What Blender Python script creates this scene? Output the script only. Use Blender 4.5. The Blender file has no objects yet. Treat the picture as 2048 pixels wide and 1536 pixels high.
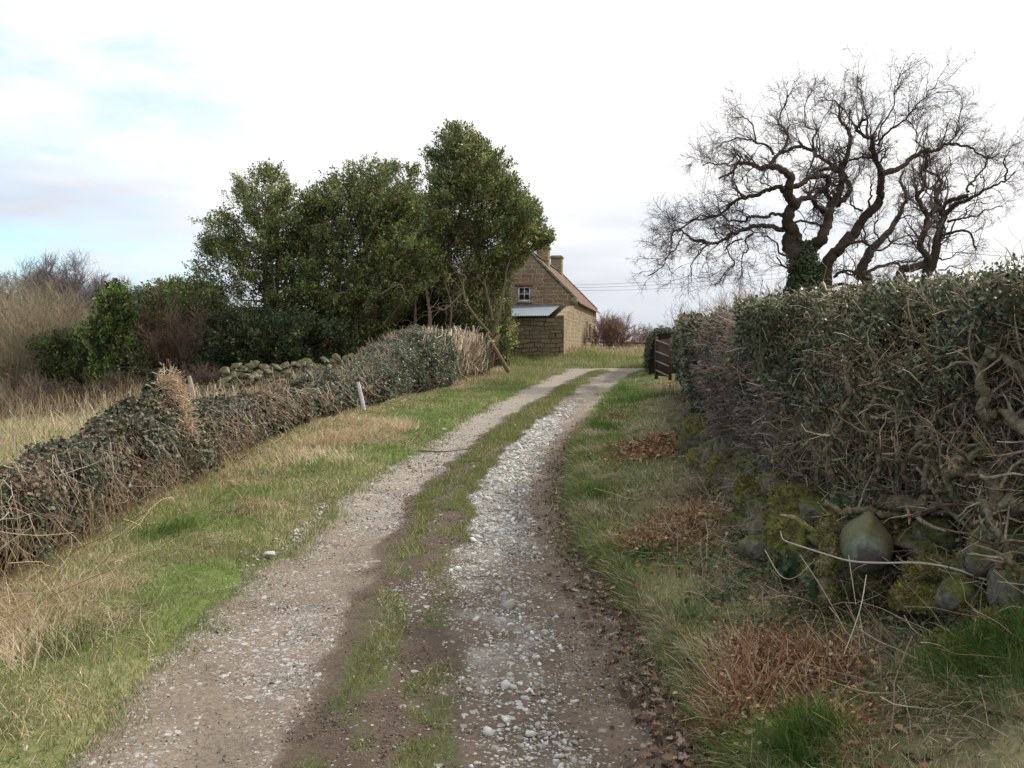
import bpy, math
import numpy as np

rng = np.random.default_rng(11)
scene = bpy.context.scene
COL = scene.collection
PI = math.pi
F = 1934.0                       # focal length in photo pixels (photo is 2048 wide)
PITCH = math.atan(63 / F)
CAMZ = 1.6

# ------------------------------------------------------------------ numeric helpers
def lattice(i, j, k, seed):
    v = np.sin(i * 127.1 + j * 311.7 + k * 74.7 + seed * 19.19) * 43758.5453
    return v - np.floor(v)

def vnoise(x, y, z=0.0, seed=0):
    x, y, z = np.broadcast_arrays(np.asarray(x, float), np.asarray(y, float), np.asarray(z, float))
    i, j, k = np.floor(x), np.floor(y), np.floor(z)
    a, b, c = x - i, y - j, z - k
    a, b, c = a * a * (3 - 2 * a), b * b * (3 - 2 * b), c * c * (3 - 2 * c)
    r = 0
    for di in (0, 1):
        for dj in (0, 1):
            for dk in (0, 1):
                w = (a if di else 1 - a) * (b if dj else 1 - b) * (c if dk else 1 - c)
                r = r + w * lattice(i + di, j + dj, k + dk, seed)
    return r

def fbm(x, y, z=0.0, seed=0, o=3):
    r = 0; s = 1.0; t = 0
    for q in range(o):
        r = r + vnoise(np.asarray(x) * 2 ** q, np.asarray(y) * 2 ** q, np.asarray(z) * 2 ** q, seed + q * 7) * s
        t += s; s *= .5
    return r / t

def sst(a, b, x):
    t = np.clip((np.asarray(x, float) - a) / (b - a), 0, 1)
    return t * t * (3 - 2 * t)

def nrm(v):
    return v / (np.linalg.norm(v, axis=-1, keepdims=True) + 1e-9)

def U(a, b, n=None):
    return rng.uniform(a, b, n)

def rdir(n):
    return nrm(rng.normal(size=(n, 3)))

def lerp(a, b, t):
    a = np.asarray(a, float); b = np.asarray(b, float)
    t = np.asarray(t)[..., None]
    return a * (1 - t) + b * t

def pal(cols, n, p=None, jit=.18):
    c = np.array(cols)[rng.choice(len(cols), n, p=p)]
    return np.clip(c * (1 + rng.normal(0, jit, (n, 1))) * (1 + rng.normal(0, jit * .35, (n, 3))), .002, .9)

def P(px, py, Y):
    """world point seen at a photo pixel, at distance Y in front of the camera"""
    u = (px - 1024) / F; v = (768 - py) / F
    dy = math.cos(PITCH) + v * math.sin(PITCH); dz = -math.sin(PITCH) + v * math.cos(PITCH)
    return np.array([u * Y / dy, Y, CAMZ + dz * Y / dy])

# ------------------------------------------------------------------ mesh helpers
class Acc:
    def __init__(s): s.V = []; s.Fs = {}; s.C = []; s.n = 0
    def add(s, V, Fc, C=None):
        V = np.asarray(V, float).reshape(-1, 3)
        if C is None: C = np.ones((len(V), 3)) * .5
        C = np.asarray(C, float)
        if C.ndim == 1: C = np.tile(C, (len(V), 1))
        s.V.append(V); s.C.append(C)
        fl = Fc if isinstance(Fc, list) else [Fc]
        for f in fl:
            f = np.asarray(f, np.int64)
            if f.size: s.Fs.setdefault(f.shape[1], []).append(f + s.n)
        s.n += len(V)
    def build(s, name, mat, parent=None, smooth=False):
        V = np.concatenate(s.V); C = np.concatenate(s.C)
        me = bpy.data.meshes.new(name)
        me.vertices.add(len(V)); me.vertices.foreach_set('co', V.astype(np.float32).ravel())
        li = []; ls = []; st = 0
        for k, fs in s.Fs.items():
            f = np.concatenate(fs); li.append(f.ravel())
            ls.append(st + np.arange(len(f)) * k); st += f.size
        li = np.concatenate(li); ls = np.concatenate(ls)
        me.loops.add(len(li)); me.loops.foreach_set('vertex_index', li.astype(np.int32))
        me.polygons.add(len(ls)); me.polygons.foreach_set('loop_start', ls.astype(np.int32))
        if smooth: me.polygons.foreach_set('use_smooth', np.ones(len(ls), bool))
        me.update(calc_edges=True)
        at = me.color_attributes.new('Col', 'FLOAT_COLOR', 'POINT')
        at.data.foreach_set('color', np.concatenate([C, np.ones((len(C), 1))], 1).astype(np.float32).ravel())
        me.materials.append(mat)
        o = bpy.data.objects.new(name, me); COL.objects.link(o)
        if parent is not None:
            o.parent = parent
            o.matrix_parent_inverse = parent.matrix_basis.inverted()
        return o

def tag(o, label=None, cat=None, group=None, kind=None):
    if label: o['label'] = label
    if cat: o['category'] = cat
    if group: o['group'] = group
    if kind: o['kind'] = kind
    return o

def thing(name, loc, label, cat, group=None):
    o = bpy.data.objects.new(name, None); COL.objects.link(o)
    o.location = [float(q) for q in loc]; o.empty_display_size = .2
    return tag(o, label, cat, group)

def inst(acc, tv, tf, Pn, D, N, size, C):
    """copy a template (x along D, y sideways, z along N) to every point"""
    Pn = np.asarray(Pn); n = len(Pn)
    if n == 0: return
    D = nrm(D); S = nrm(np.cross(N, D)); N = np.cross(D, S)
    size = np.asarray(size, float)
    if size.ndim == 1: size = np.repeat(size[:, None], 3, 1)
    k = len(tv)
    V = (Pn[:, None] + tv[None, :, 0:1] * (D * size[:, 0:1])[:, None] + tv[None, :, 1:2] * (S * size[:, 1:2])[:, None]
         + tv[None, :, 2:3] * (N * size[:, 2:3])[:, None])
    off = (np.arange(n) * k)[:, None, None]
    fl = [(np.asarray(f)[None] + off).reshape(-1, np.asarray(f).shape[1]) for f in tf]
    acc.add(V.reshape(-1, 3), fl, np.repeat(C, k, 0))

LEAF = (np.array([[0, 0, 0], [.45, .3, .05], [1, 0, -.06], [.45, -.3, .05]]), [[[0, 1, 2, 3]]])
IVY = (np.array([[0, 0, 0], [.02, .4, .05], [.38, .3, .02], [.5, .5, .06], [1, 0, -.08], [.5, -.5, .06], [.38, -.3, .02], [.02, -.4, .05]]), [[[0, 1, 2, 3, 4], [0, 4, 5, 6, 7]]])
OAKL = (np.array([[0, 0, 0], [.2, .14, .05], [.35, .32, .16], [.45, .16, .03], [.65, .38, .2], [.75, .14, .04], [1, 0, .1],
                  [.75, -.14, .04], [.65, -.36, .22], [.45, -.16, .03], [.35, -.3, .18], [.2, -.14, .05]]), [[[0, 1, 2, 3, 4, 5, 6], [0, 6, 7, 8, 9, 10, 11]]])
def blade(bend):
    return (np.array([[0, -.5, 0], [0, .5, 0], [.45, .38, bend * .22], [.45, -.38, bend * .22], [.8, .22, bend * .62], [.8, -.22, bend * .62], [1, 0, bend]]),
            [[[0, 1, 2, 3], [3, 2, 4, 5]], [[5, 4, 6]]])
def ico(sub=0):
    t = (1 + 5 ** .5) / 2
    v = nrm(np.array([(-1, t, 0), (1, t, 0), (-1, -t, 0), (1, -t, 0), (0, -1, t), (0, 1, t), (0, -1, -t), (0, 1, -t), (t, 0, -1), (t, 0, 1), (-t, 0, -1), (-t, 0, 1)], float))
    f = [(0, 11, 5), (0, 5, 1), (0, 1, 7), (0, 7, 10), (0, 10, 11), (1, 5, 9), (5, 11, 4), (11, 10, 2), (10, 7, 6), (7, 1, 8), (3, 9, 4), (3, 4, 2), (3, 2, 6), (3, 6, 8), (3, 8, 9), (4, 9, 5), (2, 4, 11), (6, 2, 10), (8, 6, 7), (9, 8, 1)]
    for _ in range(sub):
        v = list(map(tuple, v)); m = {}; nf = []
        def mid(a, b):
            key = (min(a, b), max(a, b))
            if key not in m:
                p = np.array(v[a]) + np.array(v[b]); v.append(tuple(p / np.linalg.norm(p))); m[key] = len(v) - 1
            return m[key]
        for a, b, c in f:
            x, y, z = mid(a, b), mid(b, c), mid(c, a)
            nf += [(a, x, z), (b, y, x), (c, z, y), (x, y, z)]
        f = nf; v = np.array(v)
    return np.array(v), np.array(f)
ICO0 = ico(0); ICO1 = ico(1); ICO3 = ico(3)

def chop(v, k, t0=.55, t1=.85):
    v = v.copy()
    for n_ in rdir(k):
        v -= np.maximum(0, v @ n_ - U(t0, t1))[:, None] * n_
    return v
ICO2 = ico(2)

def tubes(acc, path, rad, C, sides=4, tip=None, tc=None, vj=0.0):
    """path (N,K,3), rad (N,K), C (N,3)"""
    path = np.asarray(path, float); N_, K = path.shape[:2]
    if N_ == 0: return
    T = nrm(np.gradient(path, axis=1))
    ref = np.tile(np.array([.31, .52, .79]), (N_, 1)); m = nrm(path[:, -1] - path[:, 0])
    bad = np.abs((m * ref).sum(1)) > .85; ref[bad] = (.9, -.4, .1)
    A = nrm(np.cross(T, ref[:, None])); B = np.cross(T, A)
    an = np.arange(sides) * 2 * PI / sides
    rad_ = rad[:, :, None, None] * (1 + (rng.normal(0, vj, (N_, K, sides, 1)) if vj else 0))
    V = path[:, :, None] + rad_ * (np.cos(an)[None, None, :, None] * A[:, :, None] + np.sin(an)[None, None, :, None] * B[:, :, None])
    Cc = np.repeat(np.repeat(np.asarray(C)[:, None], K, 1)[:, :, None], sides, 2)
    if tc is not None: Cc = tc
    q = np.arange(K - 1)[:, None] * sides; s = np.arange(sides)[None]; s2 = (s + 1) % sides
    f = np.stack([q + s, q + s2, q + sides + s2, q + sides + s], -1).reshape(-1, 4)
    off = (np.arange(N_) * K * sides)[:, None, None]
    acc.add(V.reshape(-1, 3), (f[None] + off).reshape(-1, 4), Cc.reshape(-1, 3))
    e = V[:, -1]                                # end caps (own vertices, so a cut end can be pale)
    ce = np.repeat((np.tile(tip, (N_, 1)) if tip is not None else np.asarray(C if tc is None else Cc[:, -1, 0]))[:, None], sides, 1)
    acc.add((e + T[:, -1:] * rad[:, -1:, None] * .25).reshape(-1, 3), (np.arange(sides)[None] + (np.arange(N_) * sides)[:, None]), ce.reshape(-1, 3))

def grow(p0, d0, L, K, wig, up=0.0, grav=None):
    n = len(p0); d = nrm(d0); pts = [p0]; p = p0.copy(); L = np.broadcast_to(L, (n,))
    for _ in range(K - 1):
        d = d + rng.normal(0, wig, (n, 3)); d[:, 2] += up; d = nrm(d)
        p = p + d * (L / (K - 1))[:, None]; pts.append(p)
    return np.stack(pts, 1)

def along(par, t):
    n, K = par.shape[:2]; f = t * (K - 1); i = np.minimum(f.astype(int), K - 2); w = (f - i)[:, None]
    a = par[np.arange(n), i]; b = par[np.arange(n), i + 1]
    return a * (1 - w) + b * w, nrm(b - a)

def sprout(par, prad, n, t0, t1, L, K, ang, up=.2, wig=.25, rs=.6, grav=0.0, rmin=.002):
    idx = np.repeat(np.arange(len(par)), n); t = U(t0, t1, len(idx))
    pp = par[idx]; pos, T = along(pp, t)
    r0 = prad[idx, np.minimum((t * (par.shape[1] - 1)).astype(int), par.shape[1] - 1)]
    pr = nrm(np.cross(T, rdir(len(idx)))); a = U(ang * .6, ang * 1.25, len(idx))[:, None]
    d = T * np.cos(a) + pr * np.sin(a); d[:, 2] += up
    LL = U(L[0], L[1], len(idx)) * (1.15 - .5 * t)
    path = grow(pos, d, LL, K, wig, grav)
    r = np.maximum(r0 * rs, rmin)[:, None] * np.linspace(1, .3, K)[None]
    return path, np.maximum(r, rmin * .6)

def cat_rom(pts, m=6):
    p = np.asarray(pts, float); p = np.vstack([2 * p[0] - p[1], p, 2 * p[-1] - p[-2]]); out = []
    for i in range(1, len(p) - 2):
        for t in np.arange(m) / m:
            out.append(.5 * ((2 * p[i]) + (-p[i - 1] + p[i + 1]) * t + (2 * p[i - 1] - 5 * p[i] + 4 * p[i + 1] - p[i + 2]) * t * t
                             + (-p[i - 1] + 3 * p[i] - 3 * p[i + 1] + p[i + 2]) * t ** 3))
    out.append(p[-2]); return np.array(out)

def one_tube(acc, pts, r, C, sides=8, m=6, jit=0.0, tip=None, rn=.18):
    c = cat_rom(pts, m); K = len(c)
    if jit: c = c + (np.stack([fbm(np.arange(K) * .35, s, seed=int(abs(c[0].sum()) * 97) % 911) for s in (0, 9, 18)], 1) - .5) * jit
    rr = np.interp(np.linspace(0, 1, K), np.linspace(0, 1, len(r)), r)
    rr = rr * (1 + rn * (fbm(np.arange(K) * .6, 3.3, seed=5) - .5) * 2)
    tubes(acc, c[None], rr[None], np.array([C]), sides, tip=tip, vj=.10 if sides >= 9 else .03)
    return c, rr

# ------------------------------------------------------------------ terrain
YL = np.array([-8, 0, 3.5, 4.84, 6.3, 9.1, 12.9, 16.3, 22.2, 28.3, 34.6, 38, 41, 60.])
XLv = np.array([-1.75, -1.72, -1.69, -1.74, -1.68, -1.62, -1.29, -1.0, -.275, .53, 1.54, 2.08, 2.7, 7])
XRv = np.array([1.0, .9, .72, .67, .55, .52, .84, 1.31, 2.19, 3.16, 4.31, 5.13, 5.9, 10])
def XL(y): return np.interp(y, YL, XLv) + (fbm(np.asarray(y) * 1.1, 2.2, seed=50, o=4) - .5) * .34
def XR(y): return np.interp(y, YL, XRv) + (fbm(np.asarray(y) * 1.0, 7.7, seed=51, o=4) - .5) * .26
WLy = np.array([-10, 4.5, 6.1, 8.9, 11, 13.4, 16, 19.3, 22, 25, 30, 38, 45, 60.])
WLx = np.array([-3.4, -3.25, -3.2, -3.3, -3.4, -3.5, -3.4, -3.0, -2.4, -1.75, -1.25, -.6, 0, 1])
def WL(y): return np.interp(y, WLy, WLx)
HRy = np.array([-8, 0, 2.0, 3.6, 4.8, 6.0, 8, 12, 16, 20, 24, 30, 34, 60.])
HRx = np.array([2.7, 2.6, 2.45, 2.1, 1.78, 1.62, 1.78, 2.24, 2.88, 3.55, 4.35, 5.5, 6.3, 11])
def HR(y): return np.interp(y, HRy, HRx)

def zlane(y):
    y = np.asarray(y, float)
    z = .023 * np.minimum(y, 38)
    z = z + sst(40.6, 47.5, y) * .70
    return z - sst(75, 330, y) * 6

def ground(x, y, fine=True):
    x = np.asarray(x, float); y = np.asarray(y, float)
    z = zlane(y)
    xl, xr, wl, hr = XL(y), XR(y), WL(y), HR(y)
    near = 1 - sst(37.0, 39.5, y)
    z = z + .42 * sst(30.9, 32.6, y + x * .0) * sst(-1.5, -4.0, x) * sst(-15, -12, x) * (1 - sst(60, 90, y)) - .05 * np.clip(-8.5 - x, 0, 14) * sst(16, 26, y) * (1 - sst(60, 90, y))
    dl = np.maximum(0, wl - x)
    z = z - .065 * np.minimum(dl, 34) * (1 - sst(60, 100, y))
    # verges stand a little above the wheel tracks
    z = z + near * (.05 * sst(0, .25, xl - x) - .07 * sst(0, 1, (wl - x)))
    w = np.maximum(hr - xr, .4); t = (x - xr) / w
    z = z + near * (.11 * sst(0, .10, t) + .16 * sst(.1, 1.0, t)) + sst(1.2, 3, t) * .25 * near
    inl = sst(-.02, .06, x - xl) * sst(-.02, .06, xr - x) * near
    z = z - .06 * inl
    # turf hummock beside the camera at the foot of the right hedge
    z = z + .30 * np.exp(-(((x - 1.98) / .34) ** 2 + ((y - 3.35) / .62) ** 2))
    # hollow under the hedge around the mossy stones
    z = z - .10 * np.exp(-(((x - 1.45) / .35) ** 2 + ((y - 4.6) / .9) ** 2))
    if fine:
        a = 1 - inl
        z = z + a * ((fbm(x * 1.3, y * 1.3, seed=3) - .5) * .16 * (1 - .5 * inl) + (fbm(x * 6, y * 6, seed=4) - .5) * .05)
        z = z + sst(41, 44, y) * (fbm(x * .8, y * .8, seed=9) - .5) * .3
    return z

def axis(parts):
    out = [parts[0][0]]
    for a, b, s in parts:
        n = max(1, int(round((b - a) / s))); out += list(a + (b - a) * (np.arange(1, n + 1) / n))
    return np.array(out)

# ------------------------------------------------------------------ materials
def newmat(name):
    m = bpy.data.materials.new(name); m.use_nodes = True; nt = m.node_tree; nt.nodes.clear(); return m, nt
def nd(nt, t, **kw):
    n = nt.nodes.new(t)
    for k, v in kw.items():
        if k.startswith('i_'): n.inputs[k[2:].replace('_', ' ')].default_value = v
        else: setattr(n, k, v)
    return n
def attr_mat(name, rough=.6, transl=0.0, nscale=0, namp=.3, bump=0.0, bscale=60, spec=.3, speckle=None):
    m, nt = newmat(name); L = nt.links.new
    at = nd(nt, 'ShaderNodeAttribute', attribute_name='Col'); c = at.outputs['Color']
    tc = nd(nt, 'ShaderNodeTexCoord')
    if nscale:
        nz = nd(nt, 'ShaderNodeTexNoise', i_Scale=nscale, i_Detail=5.0, i_Roughness=.65); L(tc.outputs['Object'], nz.inputs['Vector'])
        mr = nd(nt, 'ShaderNodeMapRange'); mr.inputs[1].default_value = .25; mr.inputs[2].default_value = .75
        mr.inputs[3].default_value = 1 - namp; mr.inputs[4].default_value = 1 + namp; L(nz.outputs[0], mr.inputs[0])
        vm = nd(nt, 'ShaderNodeVectorMath', operation='SCALE'); L(c, vm.inputs[0]); L(mr.outputs[0], vm.inputs['Scale']); c = vm.outputs[0]
    b = nd(nt, 'ShaderNodeBsdfPrincipled'); b.inputs['Roughness'].default_value = rough
    b.inputs['Specular IOR Level'].default_value = spec
    L(c, b.inputs['Base Color'])
    if bump:
        n2 = nd(nt, 'ShaderNodeTexNoise', i_Scale=bscale, i_Detail=4.0); L(tc.outputs['Object'], n2.inputs['Vector'])
        bp = nd(nt, 'ShaderNodeBump', i_Strength=bump, i_Distance=.02); L(n2.outputs[0], bp.inputs['Height']); L(bp.outputs[0], b.inputs['Normal'])
    out = nd(nt, 'ShaderNodeOutputMaterial')
    if transl:
        tr = nd(nt, 'ShaderNodeBsdfTranslucent'); L(c, tr.inputs['Color'])
        mx = nd(nt, 'ShaderNodeMixShader'); mx.inputs[0].default_value = transl
        L(b.outputs[0], mx.inputs[1]); L(tr.outputs[0], mx.inputs[2]); L(mx.outputs[0], out.inputs[0])
    else: L(b.outputs[0], out.inputs[0])
    return m

M_leaf = attr_mat('evergreen_leaf', .45, .25, spec=.4)
M_ivy = attr_mat('ivy_leaf', .55, .15, spec=.3)
M_grass = attr_mat('grass_blade', .6, .3, spec=.25)
M_dry = attr_mat('dry_leaf', .8, .2, spec=.15)
M_bark = attr_mat('bark', .95, 0, 34, .6, .9, 60, spec=.08)
M_twig = attr_mat('twig', .8, 0, spec=.2)
M_stone = attr_mat('limestone', .8, 0, 55, .22, .3, 120, spec=.25)
M_ground = attr_mat('turf_soil', .95, 0, 38, .45, .7, 70, spec=.1)
M_core = attr_mat('dark_core', 1, 0, 20, .5, .6, 25, spec=.0)
M_paint = attr_mat('plain_surface', .55, 0, 25, .08, spec=.4)

def mossy_mat(name, stone=(.20, .18, .13), moss=(.115, .11, .03), bias=.0, sc=7):
    m, nt = newmat(name); L = nt.links.new
    tc = nd(nt, 'ShaderNodeTexCoord'); g = nd(nt, 'ShaderNodeNewGeometry')
    sx = nd(nt, 'ShaderNodeSeparateXYZ'); L(g.outputs['Normal'], sx.inputs[0])
    nz = nd(nt, 'ShaderNodeTexNoise', i_Scale=float(sc), i_Detail=6.0, i_Roughness=.7); L(tc.outputs['Object'], nz.inputs['Vector'])
    ma = nd(nt, 'ShaderNodeMath', operation='MULTIPLY_ADD'); L(sx.outputs[2], ma.inputs[0]); ma.inputs[1].default_value = .22; L(nz.outputs[0], ma.inputs[2])
    cr = nd(nt, 'ShaderNodeValToRGB'); e = cr.color_ramp.elements; e[0].position = .5 - bias; e[1].position = .62 - bias
    L(ma.outputs[0], cr.inputs[0])
    n2 = nd(nt, 'ShaderNodeTexNoise', i_Scale=26.0, i_Detail=5.0); L(tc.outputs['Object'], n2.inputs['Vector'])
    c1 = nd(nt, 'ShaderNodeValToRGB'); q = c1.color_ramp.elements
    q[0].position = .3; q[0].color = (stone[0] * .55, stone[1] * .55, stone[2] * .5, 1); q[1].position = .7; q[1].color = (*stone, 1)
    L(n2.outputs[0], c1.inputs[0])
    c2 = nd(nt, 'ShaderNodeValToRGB'); q = c2.color_ramp.elements
    q[0].position = .3; q[0].color = (moss[0] * .45, moss[1] * .5, moss[2] * .5, 1); q[1].position = .72; q[1].color = (moss[0] * 1.5, moss[1] * 1.45, moss[2] * 1.3, 1)
    L(n2.outputs[0], c2.inputs[0])
    mx = nd(nt, 'ShaderNodeMix', data_type='RGBA'); L(cr.outputs[0], mx.inputs[0]); L(c1.outputs[0], mx.inputs[6]); L(c2.outputs[0], mx.inputs[7])
    b = nd(nt, 'ShaderNodeBsdfPrincipled'); b.inputs['Roughness'].default_value = .95; b.inputs['Specular IOR Level'].default_value = .15
    L(mx.outputs[2], b.inputs['Base Color'])
    bp = nd(nt, 'ShaderNodeBump', i_Strength=.8, i_Distance=.03); L(n2.outputs[0], bp.inputs['Height']); L(bp.outputs[0], b.inputs['Normal'])
    out = nd(nt, 'ShaderNodeOutputMaterial'); L(b.outputs[0], out.inputs[0])
    return m
M_moss = mossy_mat('mossy_stone', bias=.12)
M_wallstone = mossy_mat('lichened_stone', stone=(.27, .25, .185), moss=(.085, .088, .032), bias=-.04, sc=3)

def lane_mat():
    m, nt = newmat('stony_track'); L = nt.links.new
    at = nd(nt, 'ShaderNodeAttribute', attribute_name='Col'); mk = nd(nt, 'ShaderNodeAttribute', attribute_name='Mask')
    sp = nd(nt, 'ShaderNodeSeparateColor'); L(mk.outputs['Color'], sp.inputs[0])
    tc = nd(nt, 'ShaderNodeTexCoord')
    nz = nd(nt, 'ShaderNodeTexNoise', i_Scale=45.0, i_Detail=6.0, i_Roughness=.7); L(tc.outputs['Object'], nz.inputs['Vector'])
    mr = nd(nt, 'ShaderNodeMapRange'); mr.inputs[1].default_value = .25; mr.inputs[2].default_value = .75; mr.inputs[3].default_value = .52; mr.inputs[4].default_value = 1.5
    L(nz.outputs[0], mr.inputs[0])
    vm = nd(nt, 'ShaderNodeVectorMath', operation='SCALE'); L(at.outputs['Color'], vm.inputs[0]); L(mr.outputs[0], vm.inputs['Scale'])
    c = vm.outputs[0]; hs = nz.outputs[0]
    for scale, thr in ((62.0, 1.0), (27.0, .55)):
        nw = nd(nt, 'ShaderNodeTexNoise', i_Scale=scale * .8, i_Detail=1.0); L(tc.outputs['Object'], nw.inputs['Vector'])
        ad = nd(nt, 'ShaderNodeVectorMath', operation='MULTIPLY_ADD'); L(nw.outputs['Color'], ad.inputs[0]); ad.inputs[1].default_value = (.018, .018, .018); L(tc.outputs['Object'], ad.inputs[2])
        vo = nd(nt, 'ShaderNodeTexVoronoi', i_Scale=scale); L(ad.outputs[0], vo.inputs['Vector'])
        sc = nd(nt, 'ShaderNodeSeparateColor'); L(vo.outputs['Color'], sc.inputs[0])
        dm = nd(nt, 'ShaderNodeMath', operation='MULTIPLY'); L(sp.outputs[0], dm.inputs[0]); dm.inputs[1].default_value = thr
        lt = nd(nt, 'ShaderNodeMath', operation='LESS_THAN'); L(sc.outputs[0], lt.inputs[0]); L(dm.outputs[0], lt.inputs[1])
        ed = nd(nt, 'ShaderNodeMath', operation='LESS_THAN'); L(vo.outputs['Distance'], ed.inputs[0]); ed.inputs[1].default_value = .48
        mm = nd(nt, 'ShaderNodeMath', operation='MULTIPLY'); L(lt.outputs[0], mm.inputs[0]); L(ed.outputs[0], mm.inputs[1])
        cr = nd(nt, 'ShaderNodeValToRGB'); q = cr.color_ramp.elements
        q[0].color = (.22, .20, .165, 1); q[1].color = (.46, .44, .40, 1); L(sc.outputs[1], cr.inputs[0])
        mx = nd(nt, 'ShaderNodeMix', data_type='RGBA'); L(mm.outputs[0], mx.inputs[0]); L(c, mx.inputs[6]); L(cr.outputs[0], mx.inputs[7]); c = mx.outputs[2]
        h2 = nd(nt, 'ShaderNodeMath', operation='MULTIPLY_ADD'); L(mm.outputs[0], h2.inputs[0]); h2.inputs[1].default_value = .5; L(hs, h2.inputs[2]); hs = h2.outputs[0]
    b = nd(nt, 'ShaderNodeBsdfPrincipled'); b.inputs['Roughness'].default_value = .85; b.inputs['Specular IOR Level'].default_value = .2
    L(c, b.inputs['Base Color'])
    bp = nd(nt, 'ShaderNodeBump', i_Strength=.95, i_Distance=.022); L(hs, bp.inputs['Height']); L(bp.outputs[0], b.inputs['Normal'])
    out = nd(nt, 'ShaderNodeOutputMaterial'); L(b.outputs[0], out.inputs[0]); return m
M_lane = lane_mat()

# ------------------------------------------------------------------ ground sheet
GREEN = np.array([.095, .125, .035]); TAN = np.array([.31, .24, .14]); SOIL = np.array([.075, .05, .032])
def tan_amount(x, y):
    """how much of the turf is dead, straw-coloured grass here"""
    wl, xl, hr, xr = WL(y), XL(y), HR(y), XR(y)
    left = sst(.45, 1.0, (xl - x) / np.maximum(xl - wl, .3)) * .75
    right = sst(.3, .9, (x - xr) / np.maximum(hr - xr, .3)) * .35
    n = fbm(x * 1.1, y * .9, seed=21) - .5
    t = np.where(x < (xl + xr) / 2, .08 + left * .85, .10 + right) + n * 1.5
    t = np.where(x < wl - .3, .35 + n * 2.2 + .25 * sst(30, 20, y), t)
    t = np.where(y > 41, .22 + n * 1.3 + .5 * sst(45, 49, y), t)
    return np.clip(t, .03, .95)

xs = axis([(-700, -120, 60), (-120, -24, 6), (-24, -6, .6), (-6, 3.6, .055), (3.6, 14, .35), (14, 60, 4), (60, 700, 60)])
ys = axis([(-30, 1, 1), (1, 13, .055), (13, 45, .16), (45, 55, .6), (55, 110, 4), (110, 900, 40)])
X, Y = np.meshgrid(xs, ys); Z = ground(X, Y)
ta = tan_amount(X, Y)[..., None]
Cg = GREEN * (1 - ta) + TAN * .8 * ta
so = (sst(.5, .75, fbm(X * 2.2, Y * 2.2, seed=31)) * .6)[..., None]
rt = ((X - XR(Y)) / np.maximum(HR(Y) - XR(Y), .4))
so = np.maximum(so, ((sst(.55, .95, rt) + sst(.18, .02, np.abs(rt) * 1.2)) * (Y < 38))[..., None] * .85)
so = np.maximum(so, (sst(-.15, .35, (WL(Y) - X)) * sst(1.2, .6, WL(Y) - X) * (Y < 30))[..., None] * .9)
so = np.maximum(so, (sst(28, 31, Y) * (X < WL(Y) - 1.5) * (Y < 75))[..., None] * .8)
Cg = Cg * (1 - so) + SOIL * so
a = Acc(); ny, nx = X.shape
q = (np.arange(ny - 1)[:, None] * nx + np.arange(nx - 1)[None]).ravel()
a.add(np.stack([X, Y, Z], -1), np.stack([q, q + 1, q + nx + 1, q + nx], 1), Cg.reshape(-1, 3))
gr = a.build('ground', M_ground, smooth=True); tag(gr, kind='structure')

# ------------------------------------------------------------------ the lane
def zones(u, y):
    """gravel density, grassiness, darkness of mud across the lane"""
    w = (fbm(u * 3 + 7, y * .55, seed=41) - .5) * .12 + (fbm(u * 11, y * 2.6, seed=42, o=4) - .5) * .11; v = u + w
    left = sst(-.02, .04, v) * sst(.37, .30, v)
    dark = sst(.30, .35, v) * sst(.42, .37, v)
    mid = sst(.35, .40, v) * sst(.63, .56, v)
    gv = sst(.57, .63, v) * sst(.90, .73, v)
    mud = sst(.76, .92, v)
    gr_ = mid * sst(.37, .63, fbm(u * 11, y * 3.2, seed=44, o=4) + .13 - .26 * np.exp(-((v - .495) / .032) ** 2) * sst(20, 9, y) + .12 * sst(12, 20, y))
    gvd = gv * (.32 + .50 * sst(5.3, 7.5, y) * sst(21, 14, y) + .9 * (fbm(u * 5, y * 1.4, seed=45) - .5))
    gvd = gvd + left * (.14 + 1.1 * (fbm(u * 5, y * 1.0, seed=46) - .42) + .20 * sst(6, 12, y)) + mud * .16 * sst(3, 9, 12 - y) + .28 * mud * sst(20, 28, y)
    gvd = gvd + .035 * mid - .2 * dark + .25 * sst(.62, .75, fbm(u * 4, y * 1.3, seed=48)) * (1 - gv)
    return left, dark, mid, gv, mud, gr_, np.clip(gvd, 0, 1)

def zlanes(u, y):
    return (zlane(y) + .012 - .028 * np.exp(-((u - .2) / .13) ** 2) - .030 * np.exp(-((u - .86) / .1) ** 2) + .018 * np.exp(-((u - .47) / .1) ** 2)
            - .045 * sst(.97, 1.06, u) - .05 * sst(.02, -.06, u))

us = np.linspace(-.07, 1.07, 110); vs = axis([(-8, 2, .5), (2, 14, .04), (14, 41.2, .14)])
Uu, Vv = np.meshgrid(us, vs); Xl = XL(Vv) + Uu * (XR(Vv) - XL(Vv))
Zl = zlanes(Uu, Vv) + (fbm(Xl * 5, Vv * 5, seed=51) - .5) * .022 + (fbm(Xl * 24, Vv * 24, seed=52) - .5) * .012
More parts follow.
